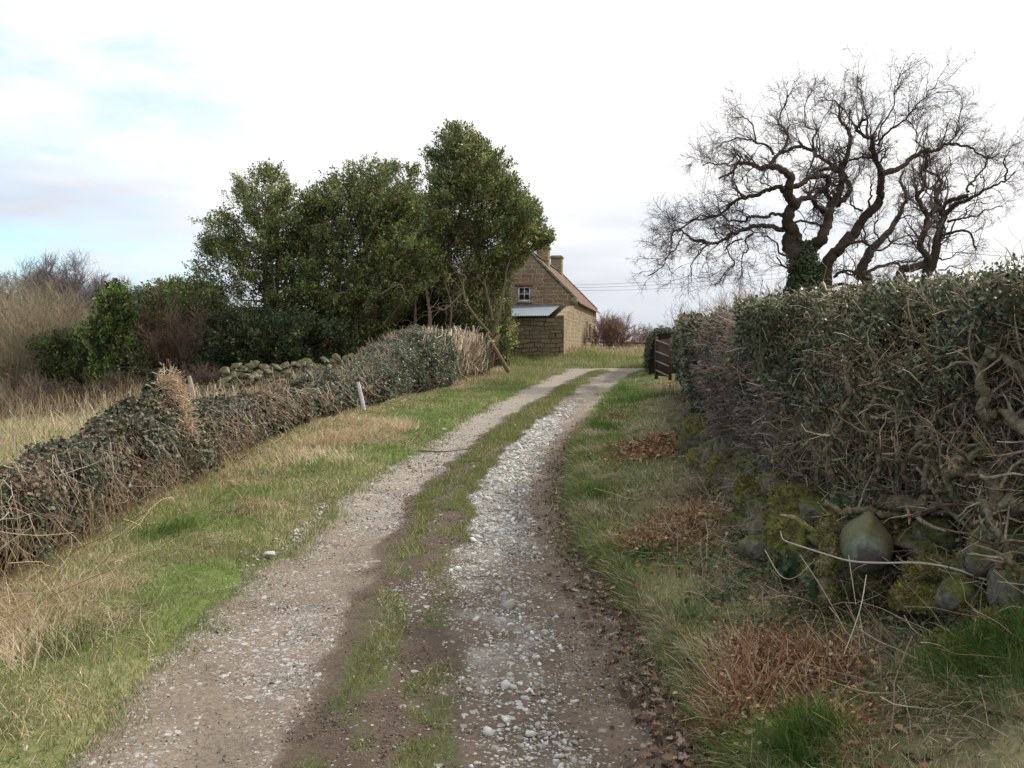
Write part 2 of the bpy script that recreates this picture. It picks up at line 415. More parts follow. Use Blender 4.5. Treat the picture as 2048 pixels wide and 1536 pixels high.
# tyre lugs printed in the soft strip beside the left wheel track
lug = np.exp(-((Uu - .335) / .022) ** 2) * sst(9, 6, Vv); Zl = Zl + lug * .007 * np.sign(np.sin(Vv * 2 * PI / .085 + np.abs(Uu - .335) * 60))
left, dark, mid, gv, mud, grs, gvd = zones(Uu, Vv)
pale = np.array([.235, .19, .142]); brown = np.array([.125, .092, .065]); dk = np.array([.088, .062, .042]); chalk = np.array([.30, .275, .235])
Cl = np.ones(Uu.shape + (3,)) * brown
def mixc(C, c, w): return C * (1 - w[..., None]) + np.asarray(c) * w[..., None]
Cl = mixc(Cl, pale, np.clip(left * (.65 + .35 * sst(6, 11, Vv)), 0, 1)); Cl = mixc(Cl, dk, dark * .8); Cl = mixc(Cl, dk, mid)
Cl = mixc(Cl, chalk, gv * .55 * sst(.3, .7, gvd + fbm(Uu * 8, Vv * 3, seed=55) - .45))
Cl = mixc(Cl, np.array([.16, .118, .082]), mud * .8); Cl = mixc(Cl, pale, mud * sst(14, 22, Vv) * .9)
Cl = mixc(Cl, dk * .9, mud * sst(.86, .98, Uu) * sst(20, 14, Vv) * .8)
Cl = mixc(Cl, GREEN * .8, grs * .55)
Cl = mixc(Cl, pale, sst(37, 39.5, Vv) * .8)
Cl *= (1 + (fbm(Xl * 7, Vv * 7, seed=57) - .5) * .5)[..., None]
a = Acc(); ny, nx = Uu.shape; q = (np.arange(ny - 1)[:, None] * nx + np.arange(nx - 1)[None]).ravel()
a.add(np.stack([Xl, Vv, Zl], -1), np.stack([q, q + 1, q + nx + 1, q + nx], 1), Cl.reshape(-1, 3))
ln = a.build('lane', M_lane, smooth=True); tag(ln, kind='structure')
mk = ln.data.color_attributes.new('Mask', 'FLOAT_COLOR', 'POINT')
mv = np.zeros((Uu.size, 4), np.float32); mv[:, 0] = gvd.ravel(); mv[:, 3] = 1; mk.data.foreach_set('color', mv.ravel())
a_tw = Acc(); one_tube(a_tw, [(XL(12.6) + .05, 12.6, float(zlane(12.6)) + .03), (XL(12.6) + .35, 12.55, float(zlane(12.6)) + .02), (XL(12.6) + .62, 12.75, float(zlane(12.6)) + .03), (XL(12.6) + .9, 12.8, float(zlane(12.6)) + .05)], [.010, .008, .005], (.10, .075, .05), 6)
tag(a_tw.build('fallen_stick', M_twig), 'thin dark stick lying across the left wheel track', 'stick')
# the farm track that crosses at the head of the lane
cx = axis([(-1.5, 16, .25)]); cy = np.linspace(38.0, 41.3, 18); CX, CY = np.meshgrid(cx, cy)
CZ = ground(CX, CY, False) + .05 + (fbm(CX, CY * 2, seed=60) - .5) * .03 - .12 * (sst(38.5, 38.0, CY) + sst(40.9, 41.3, CY)) - .15 * sst(1.6, .4, CX)
a = Acc(); ny, nx = CX.shape; q = (np.arange(ny - 1)[:, None] * nx + np.arange(nx - 1)[None]).ravel()
a.add(np.stack([CX, CY, CZ], -1), np.stack([q, q + 1, q + nx + 1, q + nx], 1), (pale * .95)[None] * (1 + (fbm(CX * 3, CY * 3, seed=61).reshape(-1, 1) - .5) * .6))
ct = a.build('farm_track', M_lane, smooth=True); tag(ct, kind='structure')
mk = ct.data.color_attributes.new('Mask', 'FLOAT_COLOR', 'POINT')
mv = np.zeros((CX.size, 4), np.float32); mv[:, 0] = .35; mv[:, 3] = 1; mk.data.foreach_set('color', mv.ravel())

# ------------------------------------------------------------------ gravel
def stone_templates(n, sub=0):
    v, f = (ICO0, ICO1)[sub]; out = []
    for i in range(n):
        w = v * (1 + rng.normal(0, .17 if sub == 0 else .10, (len(v), 1))) * np.array([1, U(.65, .95), U(.45, .75)])
        w[:, 2] = np.maximum(w[:, 2], -.3); out.append((w, [f]))
    return out
ST = stone_templates(8); STB = stone_templates(6, 1)
a = Acc()
N0 = 95000
u = U(-.15, 1.04, N0); yy = 3.0 * (22 / 3.0) ** U(0, 1, N0) ** .8
left, dark, mid, gv, mud, grs, gvd = zones(u, yy)
edge = np.exp(-((u + .01) / .04) ** 2) + .10 * np.exp(-((u + .03) / .09) ** 2)
keep = rng.random(N0) < np.clip(gvd * .95 + edge * .5, 0, 1) * (1 - .75 * grs) * np.clip((yy / 3.0) ** -.15, 0, 1)
u, yy, gv, left, ed = u[keep], yy[keep], gv[keep], left[keep], edge[keep]
x = XL(yy) + u * (XR(yy) - XL(yy))
n = len(x); s = np.clip(rng.lognormal(-5.15, .55, n), .0022, .030) * (1 + .25 * gv) * np.clip(yy / 6, 1, 1.9)
s = s * np.where((gv > .5) & (yy < 7.0) & (rng.random(n) < .07), 1.8, 1)
z = np.maximum(zlanes(u, yy), ground(x, yy, False)) + s * (-.28 + .30 * gv)
N3 = nrm(rng.normal(0, .25, (n, 3)) + [0, 0, 1]); D3 = rdir(n); flat = np.where(gv > .4, 1.0, .6)
cc = pal([(.37, .35, .31), (.28, .26, .225), (.48, .46, .42), (.23, .20, .16)], n, [.4, .22, .25, .13], .05) * rng.normal(1, .12, (n, 1))
cc = np.where(((gv > .4) | (ed > .5))[:, None], cc, cc * .66 + pale * .14)
sel = rng.integers(0, len(ST), n)
for k in range(len(ST)):
    m = sel == k
    inst(a, ST[k][0], ST[k][1], np.stack([x, yy, z], 1)[m], D3[m], N3[m], np.stack([s, s, s * flat], 1)[m], cc[m])
n = 34000; u = U(.0, 1.02, n); yy = 3.0 * (15 / 3.0) ** U(0, 1, n); z_ = zones(u, yy); k = rng.random(n) < .25 + .75 * np.clip(z_[1] + z_[2] + z_[4], 0, 1); u, yy = u[k], yy[k]; n = len(u)
x = XL(yy) + u * (XR(yy) - XL(yy)); s = U(.0022, .0075, n) * np.clip(yy / 6, 1, 2); z = zlanes(u, yy) + s * .2
inst(a, ST[0][0], ST[0][1], np.stack([x, yy, z], 1), rdir(n), nrm(rng.normal(0, .4, (n, 3)) + [0, 0, 1]), np.stack([s, s, s * .7], 1), pal([(.13, .095, .065), (.08, .058, .04), (.18, .14, .10)], n))
tag(a.build('gravel', M_stone), 'pale limestone gravel scattered along the wheel tracks of the lane', 'gravel', kind='stuff')

def boulder(name, px, py, Y, size, label, cat='stone', mat=M_moss, sd=0, group=None, fuzz=0, fcol=None, drop=.25, amp=.3, zabs=None):
    p = P(px, py, Y); v, f = ICO2 if mat is M_stone else ICO3
    v = v.copy(); d = fbm(v[:, 0] * 1.3 + sd, v[:, 1] * 1.3, v[:, 2] * 1.3, seed=70 + sd) - .5
    d2 = fbm(v[:, 0] * 5 + sd, v[:, 1] * 5, v[:, 2] * 5, seed=90 + sd) - .5
    w = v * (1 + d[:, None] * 2 * amp + d2[:, None] * (.55 if mat is M_stone else .12))
    w = np.sign(w) * np.abs(w) ** (.95 if mat is M_stone else .78)
    w = (chop(w, 9, .5, .8) * .9 if mat is M_stone else chop(w, 5, .6, .95)) * np.array(size); w = w + (fbm(w[:, 0] * 9 + sd, w[:, 1] * 9, w[:, 2] * 9, seed=60 + sd)[:, None] - .5) * nrm(w) * (.35 if mat is not M_stone else .1) * min(size); a = Acc(); c = U(.8, 1.1) * np.array([.2, .18, .13])
    a.add(w, f, np.tile(c, (len(w), 1)))
    if fuzz:
        fi = rng.integers(0, len(w), fuzz); nn = nrm(v[fi] / np.array(size)); k = nn[:, 2] > -.45; fi = fi[k]; nn = nn[k]
        pp = w[fi] + rng.normal(0, .2 * min(size) * .25, (len(fi), 3)) * .6
        tv = np.array([[0, -.3, 0], [0, .3, 0], [1, 0, .1]])
        fz = Acc(); inst(fz, tv, [[[0, 1, 2]]], pp - nn * .004, nn + rng.normal(0, .45, nn.shape), rdir(len(fi)), U(.012, .026, len(fi)), pal(fcol or [(.10, .11, .018), (.07, .08, .015), (.14, .13, .025)], len(fi)))
    o = a.build(name, mat, smooth=mat is not M_stone); o.location = [float(t) for t in p]; tag(o, label, cat, group)
    if fuzz:
        m = fz.build('moss', M_grass, None); m.parent = o
    return o

for px, py, Y, s, lab in (
    (215, 1434, 4.12, (.055, .04, .032), 'white angular stone at the left edge of the lane, nearest of the big ones'),
    (145, 1512, 3.82, (.045, .035, .03), 'pale stone in the grass at the bottom left of the lane edge'),
    (366, 1355, 4.5, (.035, .03, .026), 'yellowish rounded stone beside the left wheel track edge'),
    (890, 1294, 4.85, (.042, .035, .030), 'pointed pale stone standing on the grassy middle strip'),
    (898, 1432, 4.1, (.045, .04, .032), 'grey cracked stone at the edge of the white gravel, low in the photo'),
    (905, 1340, 4.55, (.04, .034, .028), 'pair-topped white stone where the gravel meets the middle grass'),
    (754, 911, 12.3, (.07, .05, .035), 'lone white stone on the turf left of the lane'),
    (538, 1108, 6.75, (.05, .04, .028), 'white flat stone just off the left wheel track in the turf'),
    (208, 1395, 4.3, (.028, .026, .02), 'small rough stone above the white angular stone on the left edge')):
    boulder('loose_stone', px, py, Y, s, lab, 'stone', M_stone, sd=int(px) % 37, group='larger loose stones along the lane', amp=.22)
for o in COL.objects:
    if o.name.startswith('loose_stone'):
        z0 = float(np.maximum(zlanes(.5, o.location.y), ground(o.location.x, o.location.y, False)))
        n_ = len(o.data.vertices); buf = np.tile([.46, .44, .40, 1], n_).astype(np.float32); o.data.color_attributes['Col'].data.foreach_set('color', buf)

# ------------------------------------------------------------------ grass
def blades(acc, x, y, h, w, C, lean=.35, bend=.5, ld=None, zoff=0.0):
    n = len(x); z = ground(x, y) + zoff
    xl, xr = XL(y), XR(y); u = (x - xl) / (xr - xl)
    inl = (u > 0) & (u < 1) & (y < 39.5)
    z = np.where(inl, np.maximum(z, zlanes(np.clip(u, 0, 1), y)), z)
    d = rng.normal(0, lean, (n, 3)); d[:, 2] = 1
    if ld is not None: d = d + ld
    hz = rng.normal(0, 1, (n, 3)); hz[:, 2] = 0
    if ld is not None: hz = hz * .35 + ld
    N = nrm(hz); D = nrm(d)
    for k, b in enumerate((bend * .5, bend, bend * 1.4)):
        m = np.arange(n) % 3 == k; tv, tf = blade(b)
        inst(acc, tv, tf, np.stack([x, y, z - .01], 1)[m], D[m], N[m], np.stack([h, w, h], 1)[m], C[m])

def turf_cols(x, y, jit=.2):
    t = tan_amount(x, y); n = len(x)
    g = pal([(.13, .195, .035), (.17, .235, .055), (.095, .145, .03), (.22, .24, .085)], n, None, jit)
    s = pal([(.48, .38, .23), (.38, .29, .17), (.56, .47, .32), (.26, .18, .10)], n, None, jit)
    return np.where((rng.random(n) < t * .95)[:, None], s, g), t

a = Acc()
def scatter(n, y0, y1, side, pw=1.0):
    y = y0 * (y1 / y0) ** (U(0, 1, n) ** pw)
    if side < 0: x = WL(y) - .15 + (XL(y) - WL(y) + .22) * U(0, 1, n)
    else: x = XR(y) - .02 + (HR(y) + .15 - XR(y)) * U(0, 1, n)
    st = (rng.random(n) < .09) & (fbm(x * 2, y * 3, seed=39) > .42); x = np.where(st, (XL(y) if side < 0 else XR(y)) - side * np.abs(rng.normal(0, .11, n)), x)
    return x, y
for side, n in ((-1, 135000), (1, 85000)):
    x, y = scatter(n, 2.9, 40, side, .9)
    C, t = turf_cols(x, y)
    if side > 0:
        rt = (x - XR(y)) / (HR(y) - XR(y)); bare = sst(.55, .85, rt + (fbm(x * 2, y * 2, seed=33) - .5) * .8) * .8
        k = rng.random(n) > bare; x, y, C, t = x[k], y[k], C[k], t[k]
    n = len(x); lod = np.clip(y / 5.5, 1, 3.2)
    h = U(.018, .052, n) * (1 + .9 * (fbm(x * 2.5, y * 2.5, seed=35) - .5)) * (1 + t * .35) * np.clip(lod, 1, 1.35)
    blades(a, x, y, h, U(.0022, .0042, n) * lod, C, .45, .45)
# middle strip of the lane
n = 90000; u = U(.30, .68, n); y = 2.9 * (38.5 / 2.9) ** (U(0, 1, n) ** .85); z_ = zones(u, y); k = rng.random(n) < z_[5] * 1.0
u, y = u[k], y[k]; x = XL(y) + u * (XR(y) - XL(y)); C, t = turf_cols(x, y); n = len(x); lod = np.clip(y / 5.5, 1, 3.2)
dryc = pal([(.20, .15, .06), (.14, .12, .04)], n); C = np.where((rng.random(n) < .35)[:, None], dryc, C)
blades(a, x, y, U(.012, .05, n) * (.6 + .9 * z_[5][k] ** 2) * np.clip(lod, 1, 1.2), U(.002, .0036, n) * lod, C, .6, .45)
# overhang at the right-hand edge of the lane
n = 11000; y = 2.9 * (34 / 2.9) ** U(0, 1, n); x = XR(y) + .02 + np.abs(rng.normal(0, .07, n))
C, t = turf_cols(x, y); lod = np.clip(y / 5.5, 1, 3)
blades(a, x, y, U(.04, .115, n) * np.clip(lod, 1, 1.3), U(.0022, .004, n) * lod, C, .6, .6, ld=np.array([-.5, -.1, 0]))
tag(a.build('turf_grass', M_grass), 'short green and straw coloured grass on both verges and the lane middle', 'grass', kind='stuff')

# field, bank and far turf
a = Acc()
n = 60000; y = U(10, 34, n) ** 1.0; x = WL(y) - 1.0 - U(0, 1, n) ** 1.2 * 17
C, t = turf_cols(x, y); s = sst(.35, .65, t)
k = rng.random(n) < .35 + .65 * s; x, y, C, s = x[k], y[k], C[k], s[k]; n = len(x)
blades(a, x, y, U(.06, .16, n) + .22 * s * U(0, 1, n), U(.007, .013, n), C, .5, .5)
n = 46000; y = U(41.0, 49.5, n); x = U(-3.5, 9.5, n); C, t = turf_cols(x, y)
top = sst(44.5, 48.5, y + (fbm(x * 1.0, y, seed=66) - .5) * 3)
C = np.where((rng.random(n) < .02 + .7 * top)[:, None], pal([(.40, .32, .19), (.30, .23, .13)], n), C)
blades(a, x, y, U(.07, .2, n) + .38 * top * U(0, 1, n) ** 2, U(.010, .018, n), C, .3, .45)
n = 16000; y = U(27, 41, n); x = HR(y) * 0 + U(-1.9, 2.2, n) + (y - 38) * .12; k = x < XL(y) - .02; x, y = x[k], y[k]; n = len(x)
C, t = turf_cols(x, y); C = np.where((rng.random(n) < .4)[:, None], pal([(.33, .26, .15), (.25, .19, .11)], n), C)
blades(a, x, y, U(.07, .2, n), U(.008, .014, n), C, .4, .5)
tag(a.build('field_grass', M_grass), 'rough tussocky grass in the left field and on the bank below the cottage', 'grass', kind='stuff')

# combed dead tussocks
a = Acc()
def tussock(px, py, r, n, L, dirn, cols=((.52, .40, .25), (.42, .31, .19), (.60, .49, .33)), up=.55, w=.003, Y=None, bend=1.1):
    if Y is None:                                # find the ground under the pixel
        Ys = np.linspace(2.8, 60, 4000); pts = np.array([P(px, py, t) for t in Ys[::8]]); g = ground(pts[:, 0], pts[:, 1])
        i = int(np.argmax(pts[:, 2] < g)); p = pts[i]
    else: p = P(px, py, Y)
    x = p[0] + rng.normal(0, r, n); y = p[1] + rng.normal(0, r * 1.3, n); lod = np.clip(p[1] / 6, 1, 3)
    d = np.tile(np.array([*dirn, 0.]), (n, 1)) + rng.normal(0, .28, (n, 3))
    z = ground(x, y); D = nrm(d + [0, 0, up]); N = nrm(d * [1, 1, 0] + [0, 0, -1.4])
    tv, tf = blade(.9); Lx = U(L * .5, L * 1.1, n)
    inst(a, tv, tf, np.stack([x, y, z], 1), D, N, np.stack([Lx, U(w * .7, w * 1.2, n) * lod, Lx * bend * .5], 1), pal(list(cols), n))
for px, py, r, n, L in ((60, 1235, .16, 1500, .34), (120, 1265, .13, 900, .3), (35, 1330, .12, 900, .3), (175, 1190, .10, 700, .28), (185, 1130, .1, 500, .25), (330, 1075, .13, 700, .22),
                        (90, 1410, .10, 500, .22), (445, 1035, .14, 700, .22), (525, 1020, .12, 600, .2), (480, 975, .16, 900, .26), (560, 935, .2, 900, .26), (640, 915, .22, 900, .26),
                        (700, 870, .28, 1300, .34), (745, 850, .26, 1300, .36), (790, 862, .2, 700, .3), (660, 885, .25, 900, .3), (760, 885, .2, 600, .26), (420, 1080, .1, 400, .2), (250, 1160, .1, 400, .22),
                        (230, 1250, .1, 350, .2), (300, 1290, .08, 250, .18)):
    k_ = .68 if py > 900 else 1.0; tussock(px, py, r * (1.25 if k_ < 1 else 1), int(n * (.6 if k_ < 1 else .85)), L * k_, (U(-.2, 1), U(-.8, .4)))
for px, py, r, n, L in ((1190, 870, .14, 600, .2), (1180, 945, .12, 600, .18), (1230, 960, .14, 500, .2), (1330, 790, .18, 500, .4), (1180, 905, .1, 400, .2), (1420, 985, .07, 700, .30), (1290, 860, .12, 300, .2),
                        (1200, 1040, .07, 300, .16), (1215, 1090, .06, 250, .16), (1330, 1290, .05, 350, .16), (1440, 1330, .06, 450, .17), (1700, 1500, .05, 300, .16), (1870, 1400, .05, 260, .16), (1960, 1440, .08, 260, .16)):
    tussock(px, py, r, n, L, (U(-.9, -.3), U(-.5, .2)), cols=((.48, .40, .25), (.38, .30, .17), (.55, .47, .32), (.20, .22, .07)))
G2 = ((.10, .18, .03), (.15, .25, .05), (.08, .13, .03))
for px, py, r, n, L, di in ((1640, 1480, .05, 700, .20, (-.3, -.2)), (1600, 1520, .05, 500, .18, (-.5, -.1)), (1930, 1340, .12, 1400, .16, (-.4, -.3)), (2000, 1380, .1, 900, .16, (-.4, -.3)), (620, 1440, .025, 160, .08, (-.6, 0)),
                        (710, 1255, .04, 200, .07, (-.2, -.3)), (1240, 780, .3, 900, .2, (-.3, -.1)), (1280, 800, .3, 700, .2, (-.3, 0)), (340, 1065, .12, 500, .22, (.6, -.3)), (1205, 860, .14, 500, .2, (-.4, -.2)), (1190, 990, .12, 500, .17, (-.4, -.2)),
                        (1300, 1110, .1, 500, .10, (-.3, -.2)), (1380, 1240, .08, 400, .09, (-.4, -.2)), (120, 1310, .1, 500, .14, (.3, -.3))):
    tussock(px, py, r, n, L, di, cols=G2, up=1.0, w=.0035, bend=.8)
tag(a.build('dead_tussocks', M_grass), 'combed over straw coloured tussocks on the verges beside the lane', 'grass', kind='stuff')

# ground point under a pixel
def gp(px, py, n=1):
    Ys = 2.6 * (70 / 2.6) ** np.linspace(0, 1, 900); u = (px - 1024) / F; v = (768 - py) / F
    dy = math.cos(PITCH) + v * math.sin(PITCH); dz = -math.sin(PITCH) + v * math.cos(PITCH)
    x = u * Ys / dy; z = CAMZ + dz * Ys / dy; g = ground(x, Ys); i = int(np.argmax(z < g)); return np.array([x[i], Ys[i], g[i]])

# orange bracken and cut stalks
a = Acc()
BR = [(.38, .19, .09), (.28, .13, .065), (.44, .28, .15), (.20, .10, .055), (.36, .28, .16), (.14, .09, .05)]
for px, py, r, n in ((1560, 1345, .17, 4200), (1500, 1400, .10, 2200), (1640, 1330, .12, 1800), (1520, 1320, .10, 1300), (1660, 1450, .08, 900), (1450, 1450, .05, 900), (1340, 1075, .22, 1800), (1300, 1090, .12, 900), (1370, 1050, .14, 800), (1380, 1035, .2, 500),
                     (1300, 900, .3, 1500), (1330, 880, .22, 900), (1290, 915, .2, 600), (1450, 1010, .25, 700), (1335, 770, .4, 300), (1230, 835, .2, 250), (1600, 1250, .15, 350)):
    p = gp(px, py); lod = np.clip(p[1] / 5, 1, 2.5)
    n = int(n * .85); tl = rng.random(n) < .3; x = p[0] + rng.normal(0, r * .7, n) * np.where(tl, 2.2, 1); y = p[1] + rng.normal(0, r, n) * np.where(tl, 2.4, 1); z = ground(x, y) + np.abs(rng.normal(0, .025, n)) + .004
    inst(a, *LEAF, np.stack([x, y, z], 1), nrm(rdir(n) * [1, 1, .45]), nrm(rng.normal(0, .6, (n, 3)) + [0, 0, 1]), U(.014, .034, n) * lod, pal(BR, n))
    m = n // 7; x = p[0] + rng.normal(0, r * .8, m); y = p[1] + rng.normal(0, r * 1.1, m); z = ground(x, y)
    path = grow(np.stack([x, y, z], 1), nrm(rdir(m) * [1, 1, .3] + [0, 0, .45]), U(.06, .24, m), 4, .25)
    tubes(a, path, np.full((m, 4), .0016) * lod, pal([(.36, .20, .10), (.45, .33, .20), (.22, .10, .05)], m), 3)
tag(a.build('dead_bracken', M_dry), 'rust orange dead bracken and cut stalks under the right hedge', 'bracken', kind='stuff')

a = Acc()
n = 1700; y = 2.9 * (17 / 2.9) ** U(0, 1, n); x = XR(y) - .02 - np.abs(rng.normal(0, .13, n)) + .06 * (rng.random(n) < .3)
m = 700; y2 = 3 * (9 / 3.) ** U(0, 1, m); x2 = U(0, 1, m) * (HR(y2) - XR(y2)) + XR(y2); x = np.r_[x, x2]; y = np.r_[y, y2]; n = len(x)
u = np.clip((x - XL(y)) / (XR(y) - XL(y)), 0, 1); z = np.where(x < XR(y), zlanes(u, y), ground(x, y)) + U(.003, .02, n)
inst(a, *OAKL, np.stack([x, y, z], 1), nrm(rdir(n) * [1, 1, .3]), nrm(rng.normal(0, .45, (n, 3)) + [0, 0, 1]), U(.028, .06, n), pal([(.14, .085, .05), (.20, .13, .085), (.10, .06, .04), (.30, .22, .15), (.06, .04, .03)], n))
tag(a.build('fallen_leaves', M_dry), 'brown fallen oak leaves drifted along the right edge of the lane', 'leaves', kind='stuff')

# low green weeds and stray stalks under the right hedge
a = Acc()
for px, py, r, n in ((1560, 1160, .06, 130), (1700, 1240, .2, 700), (1620, 1230, .15, 450), (1490, 1160, .12, 400), (1530, 1260, .15, 400), (1800, 1290, .12, 300), (1420, 1120, .15, 400), (1290, 1120, .1, 250), (1700, 1400, .12, 250), (1450, 1200, .1, 300)):
    p = gp(px, py); x = p[0] + rng.normal(0, r, n); y = p[1] + rng.normal(0, r, n)
    inst(a, *LEAF, np.stack([x, y, ground(x, y) + U(.01, .05, n)], 1), nrm(rdir(n) * [1, 1, .3] + [0, 0, .3]), nrm(rng.normal(0, .4, (n, 3)) + [0, 0, 1]), np.stack([U(.015, .03, n), U(.02, .035, n), U(.02, .03, n)], 1), pal([(.05, .10, .02), (.035, .075, .02), (.08, .13, .03)], n))
tag(a.build('low_weeds', M_leaf), 'small green weeds among leaf litter below the mossy stones', 'weeds', kind='stuff')
a = Acc(); n = 900
y = 3.2 * (9 / 3.2) ** U(0, 1, n); x = XR(y) + (HR(y) - XR(y)) * U(.35, 1.05, n)
p = grow(np.stack([x, y, ground(x, y) + .01], 1), nrm(rdir(n) * [1, 1, .35] + [0, 0, .22]), U(.08, .4, n), 5, .18, -.03)
tubes(a, p, U(.0009, .0022, (n, 1)) * np.ones((1, 5)), pal([(.40, .32, .21), (.28, .21, .14), (.16, .11, .07)], n), 3)
n = 260; y = 3.2 * (32 / 3.2) ** U(0, 1, n); x = WL(y) + np.abs(rng.normal(0, .35, n)) + .05
p = grow(np.stack([x, y, ground(x, y) + .01], 1), nrm(rdir(n) * [1, 1, .2] + [0, 0, .12]), U(.15, .7, n), 5, .2, -.03)
tubes(a, p, U(.0016, .004, (n, 1)) * np.ones((1, 5)) * np.clip(y / 8, 1, 2)[:, None], pal([(.40, .32, .21), (.28, .21, .14), (.16, .11, .07)], n), 3)
tag(a.build('hedge_clippings', M_twig), 'thin cut twigs strewn over both verges at the hedge feet', 'twigs', kind='stuff')

# ------------------------------------------------------------------ ivy-covered wall on the left
def surf_growth(line_pts, hfun, wfun, n, smin=0, seed=0, side=1):
    """points and outward normals over a long rounded body whose front foot follows line_pts"""
    pl = np.asarray(line_pts, float); seg = np.r_[0, np.cumsum(np.linalg.norm(np.diff(pl, axis=0), axis=1))]
    s = n if isinstance(n, np.ndarray) else U(0, seg[-1], n)
    bx = np.interp(s, seg, pl[:, 0]); by = np.interp(s, seg, pl[:, 1])
    tx = np.interp(s + .1, seg, pl[:, 0]) - np.interp(s - .1, seg, pl[:, 0]); ty = np.interp(s + .1, seg, pl[:, 1]) - np.interp(s - .1, seg, pl[:, 1])
    t = nrm(np.stack([tx, ty, tx * 0], 1)); inn = np.stack([-t[:, 1], t[:, 0], t[:, 0] * 0], 1) * side
    return s, bx, by, inn, seg[-1]

def body(th, h, w):
    """profile angle 0..pi -> depth from the front foot, height, and 2-D normal"""
    c = np.cos(th); s_ = np.sin(th)
    ex = .55
    d = w / 2 * (1 - np.sign(c) * np.abs(c) ** ex); z = h * np.abs(s_) ** ex
    nd_ = -c * 1.0; nz_ = s_ * .9
    l = np.sqrt(nd_ ** 2 + nz_ ** 2) + 1e-6
    return d, z, nd_ / l, nz_ / l

def leafy_body(root, line, hf, wf, nleaf, size, cols, mat, tmpl, corecol, seed, side=1, dens_near=True, th0=.02, th1=2.7, lump=.12, name='foliage', colp=None, sizefar=1.0, clump=None):
    s, bx, by, inn, S = surf_growth(line, None, None, nleaf, side=side)
    if dens_near:                                # more leaves on the near part
        ydist = np.maximum(by, 4.); k = rng.random(len(s)) < np.clip(9 / ydist, .25, 1.0); s, bx, by, inn = s[k], bx[k], by[k], inn[k]
    n = len(s); th = U(th0, th1, n); h = hf(s, bx, by); w = wf(s, bx, by)
    d, z, a1, a2 = body(th, h, w)
    nr = inn * a1[:, None]; nr[:, 2] = a2
    base = np.stack([bx, by, ground(bx, by, False) - .03], 1) + inn * d[:, None]; base[:, 2] += z
    lm = (fbm(base[:, 0] * 2.2, base[:, 1] * 2.2, base[:, 2] * 2.6, seed=seed) - .5) * 2 * lump
    off = lm + rng.normal(0, .035, n)
    p = base + nr * off[:, None]
    if clump is not None:
        kk = rng.random(n) < clump(p, s); p, nr, by, n = p[kk], nr[kk], by[kk], int(kk.sum())
    pt_ = (seed == 83) * sst(.48, .60, fbm(p[:, 0] * 1.7, p[:, 1] * 1.7, p[:, 2] * 2.5, seed=seed + 5))[:, None] * .6
    D = nrm(rdir(n) + [0, 0, -.5] + nr * .3); N = nrm(nr + rng.normal(0, .55, (n, 3)))
    lod = 1 + (np.clip(by / 9, 1, 2.2) - 1) * sizefar
    fa = Acc(); cc_ = pal(cols, n, colp, .25); cc_ = cc_ * (1 - pt_) + cc_ * pt_ * np.array([1.75, 1.15, 1.1]); inst(fa, *tmpl, p, D, N, U(size * .6, size * 1.3, n) * lod, cc_)
    fo = fa.build(name, mat, root)
    # the solid body under the leaves
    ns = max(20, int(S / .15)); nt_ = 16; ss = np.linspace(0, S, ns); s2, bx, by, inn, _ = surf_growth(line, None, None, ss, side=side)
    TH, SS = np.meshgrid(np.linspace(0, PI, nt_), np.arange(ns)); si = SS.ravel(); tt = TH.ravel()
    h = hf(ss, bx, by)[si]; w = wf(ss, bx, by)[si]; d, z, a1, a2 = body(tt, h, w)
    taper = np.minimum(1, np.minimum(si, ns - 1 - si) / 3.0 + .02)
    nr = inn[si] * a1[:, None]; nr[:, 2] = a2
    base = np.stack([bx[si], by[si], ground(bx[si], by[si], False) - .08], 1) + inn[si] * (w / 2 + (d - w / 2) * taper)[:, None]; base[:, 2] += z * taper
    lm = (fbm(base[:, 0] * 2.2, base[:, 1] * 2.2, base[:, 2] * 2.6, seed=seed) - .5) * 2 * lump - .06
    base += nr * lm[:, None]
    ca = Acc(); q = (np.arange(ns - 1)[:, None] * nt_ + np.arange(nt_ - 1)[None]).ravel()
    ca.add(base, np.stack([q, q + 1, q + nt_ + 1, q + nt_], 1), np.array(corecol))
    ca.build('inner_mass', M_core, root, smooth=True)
    return fo

IVYC = [(.050, .070, .035), (.070, .090, .045), (.11, .12, .07), (.10, .075, .05), (.17, .14, .10), (.035, .05, .028)]
wly = np.r_[np.linspace(4.4, 20.5, 60)]
line = np.stack([WL(wly) , wly], 1)
root = thing('ivy_covered_wall', (-3.6, 11, ground(-3.6, 11)), 'long low field wall buried in dark ivy along the left verge', 'wall')
hf = lambda s, x, y: .69 - .14 * sst(8.5, 6, y) - .21 * sst(11.5, 16, y) + .14 * (fbm(y * .5, 0, seed=81) - .5) + .10 * np.exp(-((y - 9.6) / 1.2) ** 2)
wf = lambda s, x, y: .62 + .12 * (fbm(y * .4, 5, seed=82) - .5) * 2
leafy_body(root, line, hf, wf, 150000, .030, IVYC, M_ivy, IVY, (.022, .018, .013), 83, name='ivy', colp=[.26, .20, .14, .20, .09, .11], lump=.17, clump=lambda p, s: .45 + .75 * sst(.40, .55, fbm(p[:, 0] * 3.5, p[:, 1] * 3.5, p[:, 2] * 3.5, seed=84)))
a = Acc()
n = 1000; y = 4.5 * (20 / 4.5) ** U(0, 1, n); h = .70 * U(.3, 1, n)
x = WL(y) - .03 + .07 * rng.random(n); p0 = np.stack([x, y, ground(x, y, False) + h], 1)
d = np.stack([U(.0, .7, n), U(-.7, .3, n), U(-1.0, .15, n)], 1)
